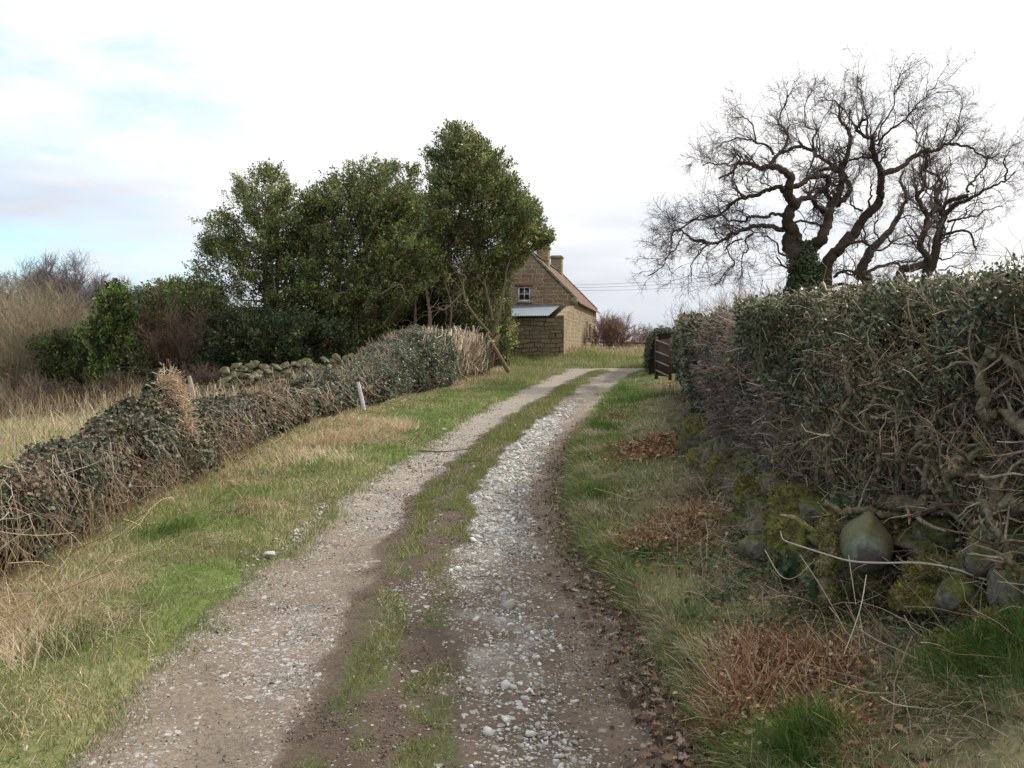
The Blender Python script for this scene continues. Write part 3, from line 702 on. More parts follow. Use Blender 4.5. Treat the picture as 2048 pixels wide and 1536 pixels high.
tubes(a, grow(p0, d, U(.12, .5, n), 6, .22, -.04), U(.0012, .0032, (n, 1)) * np.linspace(1, .5, 6) * np.clip(y / 8, 1, 1.8)[:, None], pal([(.33, .25, .17), (.22, .15, .10), (.44, .36, .26), (.15, .10, .08)], n), 4)
n = 500; y = 4.5 * (13 / 4.5) ** U(0, 1, n); x = WL(y) + U(.0, .12, n); p0 = np.stack([x, y, ground(x, y, False)], 1)
tubes(a, grow(p0, np.stack([U(-.4, .5, n), U(-.3, .3, n), U(.6, 1, n)], 1), U(.2, .55, n), 5, .2), U(.0012, .003, (n, 1)) * np.ones((1, 5)), pal([(.38, .29, .18), (.25, .17, .1)], n), 3)
a.build('ivy_stems', M_twig, root)

# ivy-smothered stump rising from the wall, with a wig of pale cut stems on its right
sy = 9.9; sx = P(345, 900, sy)[0]; sz = float(ground(WL(sy), sy, False))
root = thing('ivy_stump', (sx, sy, sz), 'tall ivy wrapped stump with a mop of pale cut stems, rising from the wall', 'tree stump')
a = Acc(); one_tube(a, [(sx - .1, sy, sz), (sx - .05, sy, sz + .6), (sx - .09, sy, sz + 1.0), (sx - .12, sy + .02, sz + 1.16)], [.2, .15, .11, .07], (.05, .04, .028), 10); a.build('trunk', M_bark, root)
a = Acc(); n = 5200; t = U(0, 1, n) ** .8; r = np.interp(t, [0, .45, .7, 1], [.50, .26, .18, .08]) * (.75 + .5 * rng.random(n)); an = U(0, 2 * PI, n)
p = np.stack([sx - .12 + .02 * t + r * np.cos(an), sy + r * np.sin(an), sz + .12 + 1.0 * t], 1); nr = nrm(np.stack([np.cos(an), np.sin(an), .3 + 0 * an], 1))
inst(a, *IVY, p, nrm(rdir(n) + [0, 0, -.6]), nrm(nr + rng.normal(0, .5, (n, 3))), U(.03, .06, n), pal(IVYC + [(.075, .10, .03)], n)); a.build('ivy', M_ivy, root)
a = Acc(); n = 2600; t = U(0, 1, n)
p0 = np.stack([sx - .03 + .17 * t + rng.normal(0, .05, n), sy - .07 + rng.normal(0, .06, n), sz + 1.06 - .62 * t + rng.normal(0, .04, n)], 1)
d = nrm(rdir(n) + [.35, -.35, -.15]); tubes(a, grow(p0, d, U(.05, .19, n), 5, .4), U(.0016, .0036, (n, 1)) * np.ones((1, 5)), pal([(.62, .48, .34), (.50, .37, .25), (.38, .26, .17)], n), 4, tip=(.7, .58, .42))
a.build('cut_stems', M_twig, root)

# tall canes and dry stalks leaning out of the turf
a = Acc(); b0 = P(465, 1020, 8.85); b1 = P(522, 932, 8.7); g = gp(463, 1028)
one_tube(a, [g, g + (b1 - b0) * .55 + [0, .02, 0], g + (b1 - b0) * 1.05], [.0075, .006, .0045], (.42, .34, .22), 6)
tag(a.build('dead_cane', M_twig), 'single pale dry cane leaning out of the left verge in front of the ivy wall', 'cane')

# ------------------------------------------------------------------ posts
def post(name, px0, py0, px1, py1, Y, w, col, label, cat='fence post', sides=6, dz=-.1):
    p0 = P(px0, py0, Y); p1 = P(px1, py1, Y); a = Acc()
    one_tube(a, [p0 + (p0 - p1) * .15, p0 * .6 + p1 * .4 + [0.004, 0, 0], p1], [w, w * .97, w * .86], col, sides, 4, tip=np.minimum(np.array(col) * 1.25, .85)); return tag(a.build(name, M_bark), label, cat)
a_ = attr_mat('weathered_wood', .85, 0, 9, .12, .3, 40, spec=.15)
o = post('fence_post', 729, 826, 716, 764, 18.3, .048, (.50, .50, .52), 'white weathered fence post leaning left in front of the clipped hedge', sides=4); o.data.materials[0] = a_
o = post('fence_post', 387, 792, 378, 752, 24, .055, (.30, .27, .22), 'short grey leaning post behind the ivy stump'); o.data.materials[0] = a_
o = post('fence_post', 430, 805, 427, 771, 24.5, .035, (.22, .17, .11), 'thin brown stake in the field left of the ruined wall'); o.data.materials[0] = a_
root_pole = post('leaning_pole', 1012, 735, 972, 668, 33, .075, (.15, .105, .07), 'thick brown timber prop leaning left against the end of the cut hedge', 'pole')
a = Acc(); one_tube(a, [P(965, 712, 33.4), P(985, 690, 33.2), P(1000, 668, 33.3)], [.17, .14, .05], (.13, .10, .06), 8); one_tube(a, [P(978, 735, 33.3), P(982, 705, 33.2), P(984, 683, 33.1)], [.15, .14, .12], (.14, .10, .065), 8, tip=(.55, .32, .08))
tag(a.build('sawn_stump', M_bark), 'sawn off tree stump with a fresh orange cut behind the leaning prop', 'tree stump')

# ------------------------------------------------------------------ clipped hedge, left of the lane, with bare cut stems at its lane end
root = thing('clipped_hedge', (-2.6, 24, ground(-2.6, 24)), 'rounded grey green clipped hedge behind the white leaning post', 'hedge')
hy = np.linspace(18.2, 30.5, 40); line = np.stack([WL(hy) - .25 + .10 * np.sin(hy), hy], 1)
hf = lambda s, x, y: .68 + .78 * sst(20.5, 25.5, y) - .3 * sst(27.5, 30.5, y) + .34 * (fbm(y * .7, 1, seed=91) - .5)
wf = lambda s, x, y: .9 + .75 * sst(20, 25, y)
HC = [(.075, .105, .05), (.11, .14, .075), (.15, .17, .10), (.14, .11, .075), (.045, .065, .03), (.21, .18, .125)]
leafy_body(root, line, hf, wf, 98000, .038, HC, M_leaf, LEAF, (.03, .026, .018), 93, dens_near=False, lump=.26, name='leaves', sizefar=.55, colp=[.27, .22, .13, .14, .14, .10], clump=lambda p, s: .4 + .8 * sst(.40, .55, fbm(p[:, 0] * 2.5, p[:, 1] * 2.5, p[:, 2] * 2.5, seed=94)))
a = Acc(); n = 3000; s, bx, by, inn, S = surf_growth(line, None, None, n); h = hf(s, bx, by); w = wf(s, bx, by); th = U(.05, 1.9, n); d, z, a1, a2 = body(th, h, w)
p = np.stack([bx, by, ground(bx, by, False)], 1) + inn * (d + .1)[:, None]; p[:, 2] += z - .08; nr = inn * a1[:, None]; nr[:, 2] = a2
tubes(a, grow(p, nrm(nr + rng.normal(0, .5, (n, 3)) + [0, 0, .35]), U(.10, .32, n), 4, .2), U(.003, .006, (n, 1)) * np.linspace(1, .7, 4), pal([(.25, .19, .13), (.36, .29, .20), (.16, .11, .08)], n), 3, tip=(.5, .42, .3))
a.build('twigs', M_twig, root)
root = thing('cut_back_hedge', (-1.0, 29, ground(-1, 29)), 'bare hedge of upright pale cut stems at the end of the clipped hedge', 'hedge')
a = Acc(); n = 820; t = U(0, 1, n); ppx = 830 + 130 * t + rng.normal(0, 9, n); yy = 25.2 + 6.5 * t + rng.normal(0, .35, n)
topy = np.interp(ppx, [800, 840, 880, 930, 970, 990], [672, 662, 662, 655, 668, 690])
fr = U(0, 1, n) ** .8; x = (ppx - 1024) / F * yy; zt = CAMZ + (705 - topy) / F * yy; zb = ground(x, yy, False); z0 = zb + (zt - zb) * fr * .8
L = np.minimum(U(.25, 1.0, n), (zt - z0) * 1.0 + U(-.1, .22, n)).clip(.15)
tubes(a, grow(np.stack([x, yy, z0], 1), np.stack([rng.normal(0, .26, n), rng.normal(-.1, .25, n), np.ones(n)], 1), L, 6, .16), U(.007, .019, (n, 1)) * np.linspace(1, .75, 6), pal([(.52, .43, .31), (.40, .31, .21), (.64, .55, .42), (.24, .17, .12)], n), 4, tip=(.7, .62, .5))
n = 1900; t = U(0, 1, n); ppx = 790 + 185 * t; yy = 24.5 + 8 * t + rng.normal(0, .3, n); x = (ppx - 1024) / F * yy; z0 = ground(x, yy, False) + U(0, 1, n) ** 1.3 * 1.1
tubes(a, grow(np.stack([x, yy, z0], 1), rdir(n) + [0, -.2, .1], U(.2, .7, n), 5, .35), U(.003, .007, (n, 1)) * np.ones((1, 5)), pal([(.30, .22, .15), (.20, .14, .09), (.42, .34, .24)], n), 3)
a.build('stems', M_twig, root)
a = Acc(); n = 9500; t = U(0, 1, n); ppx = 800 + 180 * t; yy = 25.3 + 7.4 * t + rng.normal(0, .45, n) + .25; x = (ppx - 1024) / F * yy; z0 = ground(x, yy, False) + U(0, 1, n) * 1.25
inst(a, *LEAF, np.stack([x, yy, z0], 1), rdir(n), rdir(n), U(.04, .08, n), pal([(.035, .045, .025), (.06, .045, .03), (.05, .075, .03)], n)); a.build('leaves', M_leaf, root)

# ------------------------------------------------------------------ ruined dry stone wall in the left field
a = Acc(); N1 = 0
for row in range(4):
    for i in range(36):
        t = (i + (row % 2) * .5 + rng.uniform(-.25, .25)) / 36
        Yw = 31.5 + 3.2 * t; px = 455 + 310 * t; x = (px - 1024) / F * Yw
        gz = CAMZ + (705 - np.interp(px, [450, 600, 770], [768, 766, 745])) / F * Yw
        if row >= 2 and rng.random() < .2 + .3 * (row == 3): continue
        sz = U(.085, .155, 3) * np.array([1.4, 1.1, .85]); v, f = ICO2
        d = fbm(v[:, 0] * 1.4 + i, v[:, 1] * 1.4 + row * 3, v[:, 2] * 1.4, seed=i * 3 + row) - .5
        w = chop(v * (1 + .7 * d[:, None]), 9, .55, .8) * 1.25; w = np.sign(w) * np.abs(w) ** .9 * sz
        an = U(-.7, .7); R = np.array([[math.cos(an), 0, math.sin(an)], [0, 1, 0], [-math.sin(an), 0, math.cos(an)]]); w = w @ R.T
        a.add(w + [x + rng.normal(0, .03), Yw + rng.normal(0, .08), gz + .10 + row * .175 * U(.85, 1.15) + .05 * math.sin(px * .02)], f, pal([(.3, .28, .2)], 1)[0])
ob = a.build('dry_stone_wall', M_wallstone); tag(ob, 'tumbled dry stone wall with mossy rounded stones below the dark hollies', 'wall')
a = Acc(); n = 4200; px = U(400, 800, n); yy = 29.9 + 3.2 * (px - 455) / 310 + U(-1.3, .9, n); x = (px - 1024) / F * yy
gz = CAMZ + (705 - np.interp(px, [400, 600, 770], [782, 778, 760])) / F * yy
tubes(a, grow(np.stack([x, yy, ground(x, yy, False)], 1), rdir(n) + [0, -.3, .15], U(.15, .4, n), 4, .35), U(.004, .008, (n, 1)) * np.ones((1, 4)), pal([(.20, .13, .09), (.14, .09, .065), (.27, .19, .13)], n), 3)
tag(a.build('bramble_litter', M_twig), 'dead brown bramble tangle along the foot of the ruined stone wall', 'brambles', kind='stuff')

# ------------------------------------------------------------------ broadleaf evergreens
def evergreen(name, label, Y, prof, axis_px, nspr, cols, leaf=.10, dep=.8, sky_gap=.42, spread=.33, colp=None, bare=0.0, seed=0, trunks=3, group=None, cat='tree', per=21, hole=None, tight=0, tcol=(.15, .125, .085)):
    pr = np.array(prof, float)[::-1] if prof[0][0] > prof[-1][0] else np.array(prof, float)
    pys = pr[:, 0]; base = P(axis_px, pys[-1], Y); bx = base[0]; gz = float(ground(bx, Y))
    root = thing(name, (bx, Y, gz), label, cat, group)
    wgt = (pr[:, 2] - pr[:, 1]); yy = np.linspace(pys[0], pys[-1], 400); ww = np.interp(yy, pys, wgt) + 6
    cdf = np.cumsum(ww); cdf /= cdf[-1]
    n = int(nspr * 2.6); py = np.interp(rng.random(n), cdf, yy); l = np.interp(py, pys, pr[:, 1]); r = np.interp(py, pys, pr[:, 2]); c = axis_px + (( l + r) / 2 - axis_px) * .6
    an = U(0, 2 * PI, n); rho = U(0, 1, n) ** .42; ct = np.cos(an); rad = np.where(ct > 0, r - c, c - l)
    dpt = (r - l) / 2 / F * Y * dep * np.sin(an) * rho
    px = c + ct * rho * rad; yw = Y + dpt; x = (px - 1024) / F * Y; z = CAMZ + (705 - py) / F * Y
    # most of the foliage gathers on separate boughs, so the outline is ragged
    nb_ = max(14, int(nspr / 42)); bi = rng.choice(n, nb_ * 3, replace=False); bi = bi[np.argsort(-rho[bi] + rng.normal(0, .12, len(bi)))][:nb_]
    bc = np.stack([x[bi], yw[bi], z[bi]], 1); bo = nrm(bc - np.array([(axis_px - 1024) / F * Y, Y, 0]) * [1, 1, 0] - np.stack([0 * bi, 0 * bi, bc[:, 2] - .9], 1)); br_ = U(.28, .62, nb_)
    wh = rng.integers(0, nb_, n); onb = rng.random(n) < .62; tt_ = U(-1.2, 1.15, n)
    q_ = bc[wh] + bo[wh] * (tt_ * br_[wh] * 1.25)[:, None] + rng.normal(0, .42, (n, 3)) * (br_[wh] * (1 - .35 * np.maximum(tt_, 0)))[:, None] * [1, 1, .75]
    x = np.where(onb, q_[:, 0], x); yw = np.where(onb, q_[:, 1], yw); z = np.where(onb, q_[:, 2], z)
    px = 1024 + x / Y * F; py = 705 - (z - CAMZ) / Y * F; rho = np.where(onb, .9, rho)
    lo_ = np.interp(py, pys, pr[:, 1], left=9999); hi_ = np.interp(py, pys, pr[:, 2], left=-9999); rg_ = (fbm(x * .9, yw * .7, z * 1.3, seed=300 + seed, o=4) - .5) * 95; ok_ = (px > lo_ + rg_ - 12 * (rng.random(n) < .2)) & (px < hi_ + tight - np.abs(rg_) * (tight < 0) - rg_ * (tight >= 0)) & (py > pys[0] + 7 + np.maximum(rg_, -10) * .5)
    x, yw, z, px, py, rho, an = x[ok_], yw[ok_], z[ok_], px[ok_], py[ok_], rho[ok_], an[ok_]; n = len(x)
    p = np.stack([x, yw, z], 1)
    den = fbm(x * .55, yw * .55, z * .65, seed=100 + seed, o=3); k = den > sky_gap - .25 * (rho < .5)
    if hole is not None: k &= ~(((px - hole[0]) / hole[2]) ** 2 + ((py - hole[1]) / hole[3]) ** 2 + (fbm(x, z, seed=5) - .5) * 3 < 1) | (rng.random(n) < .12)
    p, rho, an, py, px = p[k], rho[k], an[k], py[k], px[k]; m = min(len(p), nspr); p, rho, an, px, py = p[:m], rho[:m], an[:m], px[:m], py[:m]; n = m
    ctr = np.stack([np.full(n, (axis_px - 1024) / F * Y), np.full(n, Y), p[:, 2] - 1.2], 1)
    out = nrm(nrm(p - ctr) + rng.normal(0, .35, (n, 3)) + [0, 0, .35])
    # sprigs of leaves
    idx = np.repeat(np.arange(n), per); t = U(-.5, 1, len(idx)); q = p[idx] + out[idx] * (t * spread)[:, None] + rdir(len(idx)) * (U(.02, .16, len(idx)) * (1.15 - .7 * np.clip(t, 0, 1)))[:, None]
    tint = pal(cols, n, colp, .22); cc = np.clip(tint[idx] * (1 + rng.normal(0, .2, (len(idx), 1))), .004, .6)
    a = Acc(); inst(a, *LEAF, q, nrm(out[idx] + rng.normal(0, .6, (len(idx), 3))), nrm(rdir(len(idx)) + [0, 0, .5]), np.stack([U(leaf * .6, leaf * 1.2, len(idx))] * 3, 1), cc)
    a.build('crown', M_leaf, root)
    # trunk and limbs
    a = Acc(); H = CAMZ + (705 - pys[0]) / F * Y - gz
    tops = []
    for i in range(trunks):
        ox = (i - (trunks - 1) / 2) * .45 + rng.normal(0, .1); th = H * U(.72, .95)
        pts = [(bx + ox, Y + rng.normal(0, .3), gz - .1), (bx + ox * 1.3 + rng.normal(0, .12), Y + rng.normal(0, .2), gz + th * .3), (bx + ox * 1.1 + rng.normal(0, .2), Y, gz + th * .62), ((axis_px - 1024) / F * Y + ox * .6, Y, gz + th)]
        ta_ = Acc(); c_, r_ = one_tube(ta_, pts, [.15, .12, .08, .025], tcol, 7, 8, .12); tops.append(c_); ta_.build('trunk', M_bark, root)
    nb = min(n, 260); ii = rng.choice(n, nb, replace=False)
    tr = np.array([tops[i] for i in rng.integers(0, trunks, nb)]); zt = np.maximum(p[ii, 2] - U(.3, 1.6, nb), gz + .5)
    k_ = np.argmin(np.abs(tr[:, :, 2] - zt[:, None]), 1); s0 = tr[np.arange(nb), k_]; e0 = p[ii]
    K = 7; w_ = np.linspace(0, 1, K)[None, :, None]; path = s0[:, None] * (1 - w_) + e0[:, None] * w_; path[:, 1:-1] += rng.normal(0, .10, (nb, K - 2, 3)); path[:, :, 2] -= .25 * np.sin(w_[..., 0] * PI)
    tubes(a, path, U(.022, .045, (nb, 1)) * np.linspace(1, .25, K), pal([tcol, (.20, .17, .12), (.10, .08, .055)], nb), 5)
    a.build('branches', M_bark, root)
    return root

HOL = [(.092, .115, .038), (.14, .168, .052), (.195, .215, .068), (.26, .27, .09), (.066, .082, .033), (.36, .37, .15)]
HP = [.22, .26, .22, .14, .08, .08]
evergreen('holly_tree', 'tall domed evergreen with the highest top, right beside the cottage gable', 41,
          [(246, 918, 926), (265, 895, 958), (292, 878, 985), (330, 862, 1022), (372, 855, 1050), (420, 850, 1082), (462, 850, 1100), (486, 850, 1112), (500, 850, 1096), (508, 850, 1066), (560, 856, 1024), (610, 880, 1022), (660, 930, 1040), (700, 960, 1036)],
          945, 6000, HOL, leaf=.105, seed=1, colp=HP, trunks=3, tight=-7)
evergreen('holly_tree', 'broad dense evergreen in the middle of the clump with twin lower tops', 39,
          [(322, 735, 748), (345, 685, 765), (378, 645, 800), (400, 615, 820), (430, 605, 845), (480, 600, 865), (540, 595, 865), (590, 600, 850), (640, 640, 800), (690, 690, 760)],
          722, 5200, HOL[:3] + [(.19, .20, .06), (.04, .06, .024), (.25, .25, .09)], leaf=.10, seed=2, colp=HP, trunks=3)
evergreen('holly_tree', 'darker evergreen behind, filling the gap left of the tallest top', 44,
          [(325, 780, 800), (345, 765, 840), (380, 750, 865), (450, 735, 890), (540, 730, 900), (600, 760, 890), (660, 790, 880)],
          820, 3600, HOL, leaf=.11, seed=3, colp=[.34, .28, .16, .06, .14, .02], trunks=2)
evergreen('holly_tree', 'thin topped open evergreen at the left end of the clump, sky showing through', 40,
          [(322, 536, 546), (345, 515, 560), (372, 495, 580), (400, 455, 622), (450, 425, 662), (500, 405, 675), (550, 392, 650), (600, 388, 660), (650, 395, 670), (700, 400, 660)],
          540, 4300, HOL, leaf=.095, seed=4, colp=HP, sky_gap=.50, trunks=2, hole=(492, 590, 24, 38))
evergreen('evergreen_shrub', 'low dark evergreen thicket left of the open topped evergreen', 38,
          [(560, 305, 330), (575, 285, 400), (600, 270, 440), (650, 270, 450), (700, 280, 450), (750, 290, 450)],
          365, 2400, HOL, leaf=.10, seed=5, colp=[.4, .3, .1, .02, .16, .02], trunks=2, cat='shrub')
evergreen('undergrowth_shrub', 'shadowy holly undergrowth below the left part of the evergreen clump', 37.2,
          [(628, 470, 600), (652, 405, 690), (690, 395, 700), (735, 395, 690)], 545, 3300, [(.05, .066, .026), (.07, .09, .03), (.10, .12, .04), (.15, .16, .05), (.035, .045, .02), (.2, .2, .08)], leaf=.11, seed=6, colp=[.42, .28, .06, .02, .2, .02], sky_gap=.36, trunks=3, cat='shrub', hole=(640, 690, 26, 16))
evergreen('undergrowth_shrub', 'added dark holly undergrowth filling the shaded void between the trunks behind the clipped hedge', 45.5,
          [(540, 690, 980), (600, 660, 1000), (660, 650, 1010), (720, 650, 1010)], 850, 4200, HOL, leaf=.13, seed=7, colp=[.42, .24, .04, .0, .3, .0], sky_gap=.30, trunks=3, cat='shrub', hole=(650, 690, 40, 20))  # row added with dark leaf colours to stand for shade behind the trunks
evergreen('evergreen_shrub', 'glossy upright evergreen hugging the left end of the tin roofed lean-to', 42.0,
          [(540, 1010, 1024), (580, 1000, 1026), (620, 990, 1034), (650, 985, 1038), (690, 985, 1030), (712, 985, 1022)], 1010, 900, HOL, leaf=.09, seed=8, colp=[.34, .3, .2, .04, .1, .02], sky_gap=.28, trunks=1, cat='shrub', tight=-4)
# bare limbs showing below the crowns
def bare_limb(name, pts, Y, r, label, col=(.24, .20, .14)):
    a = Acc(); q = [P(x, y, Y + dy) for x, y, dy in pts]; c, rr = one_tube(a, q, r, col, 7, 6, .05); 
    pa, ra = sprout(c[None], rr[None], 14, .2, 1, (.3, 1.0), 6, .8, .1, .25, .45, rmin=.006); tubes(a, pa, ra, np.tile(col, (len(pa), 1)), 4)
    return a
trk = [((715, 715, 0), (712, 640, 0), (708, 560, 0), (700, 500, 0)), ((745, 712, 1), (742, 640, 1), (752, 560, 1), (748, 500, 1)), ((825, 705, 1), (830, 640, 1), (828, 560, 1)), ((862, 700, 0), (858, 620, 0), (850, 560, 0)),
       ((985, 672, -2), (1000, 620, -2), (1010, 560, -2), (1018, 520, -2)), ((985, 640, -2), (978, 600, -2), (968, 560, -2)), ((980, 668, -3), (935, 610, -3), (925, 570, -3), (932, 555, -3), (915, 545, -3)), ((928, 585, -3), (890, 618, -3), (875, 615, -3)),
       ((560, 715, 0), (556, 640, 0), (548, 560, 0)), ((610, 712, 0), (604, 640, 0)), ((640, 708, 0), (636, 660, 0)), ((895, 690, 0), (902, 620, 0), (890, 560, 0)), ((715, 610, 0), (760, 590, -1), (800, 570, -1), (812, 600, -1)), ((715, 600, 0), (690, 585, -1), (665, 590, -1))]
trn = ['lightest upright', 'second upright, right of the lightest', 'upright', 'ivy coloured upright', 'forked pale', 'left fork of the pale', 'drooping hooked', 'broken crossing']
rt_ = thing('bare_understorey_tree', (-6.2, 38, ground(-6.2, 38)), 'several bare grey trunks standing in the shade under the evergreen crowns', 'tree')
a = Acc()
for i, t in enumerate(trk):
    q = [P(x, y, 38 + dy) for x, y, dy in t]; q[0] = q[0] - np.array([0, 0, .25]) if len(t) > 2 and t[0][1] > 680 else q[0]
    big = .085 if t[0][1] > 690 else .045
    c, rr = one_tube(a, q, [big, big * .8, big * .4], (.14, .115, .075), 7, 6, .06)
    pa, ra = sprout(c[None], rr[None], 12, .15, 1, (.4, 1.3), 7, .9, .15, .28, .4, rmin=.008); tubes(a, pa, ra, np.tile((.14, .115, .08), (len(pa), 1)), 4)
a.build('trunk', M_bark, rt_)

# ------------------------------------------------------------------ left background shrubs
YG = [(.05, .08, .022), (.075, .12, .025), (.15, .20, .04), (.025, .045, .017), (.28, .34, .09)]  # the brightest tones put sunlit leaf tips into the colour
evergreen('laurel_shrub', 'conical dark green bush with yellow green lit tips, left of the clump', 36,
          [(578, 228, 238), (605, 205, 262), (640, 180, 280), (690, 170, 290), (740, 185, 300), (790, 200, 305), (826, 215, 305)], 235, 2600, YG, leaf=.11, seed=11, colp=[.28, .26, .18, .10, .18], trunks=2, cat='shrub')
evergreen('holly_bush', 'squat very dark bush left of the yellow tipped conical bush', 37.5,
          [(668, 95, 130), (690, 82, 175), (730, 80, 195), (780, 90, 200), (822, 110, 205)], 138, 1900, HOL, leaf=.10, seed=12, colp=[.45, .2, .05, .0, .3, .0], sky_gap=.3, trunks=2, cat='bush')
evergreen('spruce_tree', 'small pointed dark conifer top rising behind the conical bush', 40,
          [(566, 230, 234), (600, 212, 252), (640, 200, 268), (700, 190, 280), (790, 190, 280)], 232, 1000, [(.03, .045, .02), (.045, .065, .03)], leaf=.10, seed=13, trunks=1)
evergreen('evergreen_shrub', 'leafy shrub with two tufted tops just left of the clump, furthest back', 46,
          [(562, 292, 312), (580, 280, 400), (640, 270, 440), (720, 270, 450)], 350, 1500, HOL, leaf=.12, seed=14, colp=HP, trunks=2, cat='shrub')

def twiggy(name, label, base_px, Y, w_px, top_py, n0, cols, fan=.55, r0=.03, lv=(5, 5), cat='shrub', group=None, seed=0, thick=1.0, gz=None, wig=.12):
    b = P(base_px, 705, Y); x0 = b[0]; g = float(ground(x0, Y)) if gz is None else gz; H = CAMZ + (705 - top_py) / F * Y - g; W = w_px / F * Y / 2
    root = thing(name, (x0, Y, g), label, cat, group); a = Acc()
    p0 = np.stack([x0 + rng.normal(0, W * .30, n0), Y + rng.normal(0, W * .3, n0), np.full(n0, g - .05)], 1)
    d0 = np.stack([(p0[:, 0] - x0) / W * fan * 1.2 + rng.normal(0, fan * .45, n0), rng.normal(0, fan * .5, n0), np.ones(n0)], 1)
    L = H * U(.55, .92, n0)
    par = grow(p0, d0, L, 9, wig, .03); pr = U(r0 * .6, r0, (n0, 1)) * np.linspace(1, .3, 9); rm = .0045 * Y / 30 * thick
    tubes(a, par, pr, pal(cols, n0), 5); a.build('stem', M_twig, root); a = Acc()
    for l, k in enumerate(lv):
        par, pr = sprout(par, pr, k, .2, 1, (H * .18 / (l * .6 + 1), H * .42 / (l * .7 + 1)), 6, .55, .22, .2, .6, rmin=rm); tubes(a, par, np.maximum(pr, rm * .7), pal(cols, len(par)), 3)
    a.build('twigs', M_twig, root); return root
RB = [(.20, .125, .09), (.15, .09, .065), (.27, .18, .13)]; GB = [(.22, .18, .13), (.30, .25, .18), (.16, .13, .09)]; WB = [(.24, .20, .125), (.18, .14, .085), (.31, .26, .16)]
twiggy('bare_shrub', 'reddish brown leafless shrub between the yellow tipped bush and the clump', 345, 36.5, 130, 585, 50, [(.15, .10, .075), (.11, .075, .055), (.20, .14, .10)], lv=(9, 8), r0=.018)
twiggy('willow_thicket', 'dense olive brown leafless thicket at the left edge of the photo', 20, 38, 200, 556, 70, WB, lv=(9, 8), r0=.035, cat='thicket')
twiggy('willow_thicket', 'dense olive brown leafless thicket left of the squat dark bush', 120, 42, 190, 562, 70, WB, lv=(9, 8), r0=.035, cat='thicket')
twiggy('willow_thicket', 'tawny leafless thicket behind the conical bush', 195, 47, 150, 592, 50, WB + [(.26, .17, .06)], lv=(9, 8), r0=.035, cat='thicket')
twiggy('bare_shrub', 'low brown tangle at the foot of the dark bushes by the field edge', 250, 33.5, 240, 735, 70, [(.12, .085, .06), (.09, .06, .045), (.17, .12, .08)], fan=1.0, lv=(6, 5), r0=.014)
twiggy('bare_shrub', 'low pale tangle at the foot of the left edge thicket', 60, 33, 200, 735, 60, [(.16, .12, .08), (.11, .08, .055), (.22, .17, .12)], fan=.9, lv=(6, 5), r0=.012)
twiggy('bare_shrub', 'dark brown bramble mound between the reddish shrub and the ruined wall', 400, 33.5, 120, 720, 50, [(.10, .065, .05), (.14, .09, .07)], fan=1.1, lv=(6, 5), r0=.012)
for i, (px, Y, w, top, lab) in enumerate([(20, 95, 70, 548, 'leftmost of the distant bare trees above the thicket'), (62, 97, 66, 530, 'second distant bare tree from the left'), (98, 100, 60, 522, 'tallest distant bare tree under the blue sky patch'),
                                           (132, 98, 56, 528, 'distant bare tree right of the tallest'), (164, 96, 52, 538, 'distant bare tree, third from the right end of the row'), (192, 95, 46, 552, 'distant bare tree near the right end of the row'),
                                           (214, 93, 36, 572, 'short distant bare tree ending the row on the right'), (278, 80, 70, 580, 'low distant bare tree seen over the gap left of the clump'), (-30, 97, 70, 552, 'distant bare tree cut by the left photo edge')]):
    twiggy('bare_tree', lab, px, Y, w, top, 7, [(.13, .11, .11), (.17, .14, .14), (.10, .085, .085)], fan=.34, r0=.17, lv=(9, 8, 6), cat='tree', group='distant bare trees on the skyline', thick=.9)
# reeds and dry stems in the field
a = Acc(); n = 2400; y = U(14, 32, n); x = WL(y) - 1.2 - U(0, 13, n); k = fbm(x * .5, y * .5, seed=120) > .5; x, y = x[k], y[k]; n = len(x)
tubes(a, grow(np.stack([x, y, ground(x, y)], 1), np.stack([rng.normal(.15, .4, n), rng.normal(0, .3, n), np.ones(n)], 1), U(.2, .8, n), 4, .15), U(.003, .006, (n, 1)) * np.ones((1, 4)), pal([(.45, .36, .24), (.33, .25, .16), (.52, .44, .32)], n), 3)
n = 650; y = U(29.0, 32, n); x = (U(-20, 330, n) - 1024) / F * y
tubes(a, grow(np.stack([x, y, ground(x, y)], 1), np.stack([rng.normal(.1, .35, n), rng.normal(0, .3, n), np.ones(n)], 1), U(.3, 1.1, n), 5, .12), U(.004, .008, (n, 1)) * np.linspace(1, .5, 5), pal([(.25, .18, .10), (.34, .27, .16), (.17, .125, .07)], n), 3)
tag(a.build('dry_reeds', M_twig), 'dry straw and russet stalks standing in the left field', 'reeds', kind='stuff')
# ground-hugging brown litter under the tree line (a far-off tangle nobody could count)
a = Acc(); n = 16000; y = U(31, 44, n); x = U(-22, -2.5, n); inst(a, *LEAF, np.stack([x, y, ground(x, y) + U(0, .5, n) ** 1.5], 1), rdir(n), nrm(rdir(n) + [0, 0, 1]), U(.07, .15, n), pal([(.09, .06, .04), (.05, .045, .025), (.13, .085, .055), (.04, .055, .02)], n))
tag(a.build('woodland_litter', M_dry), 'brown leaf litter and low growth on the ground under the evergreens', 'litter', kind='stuff')

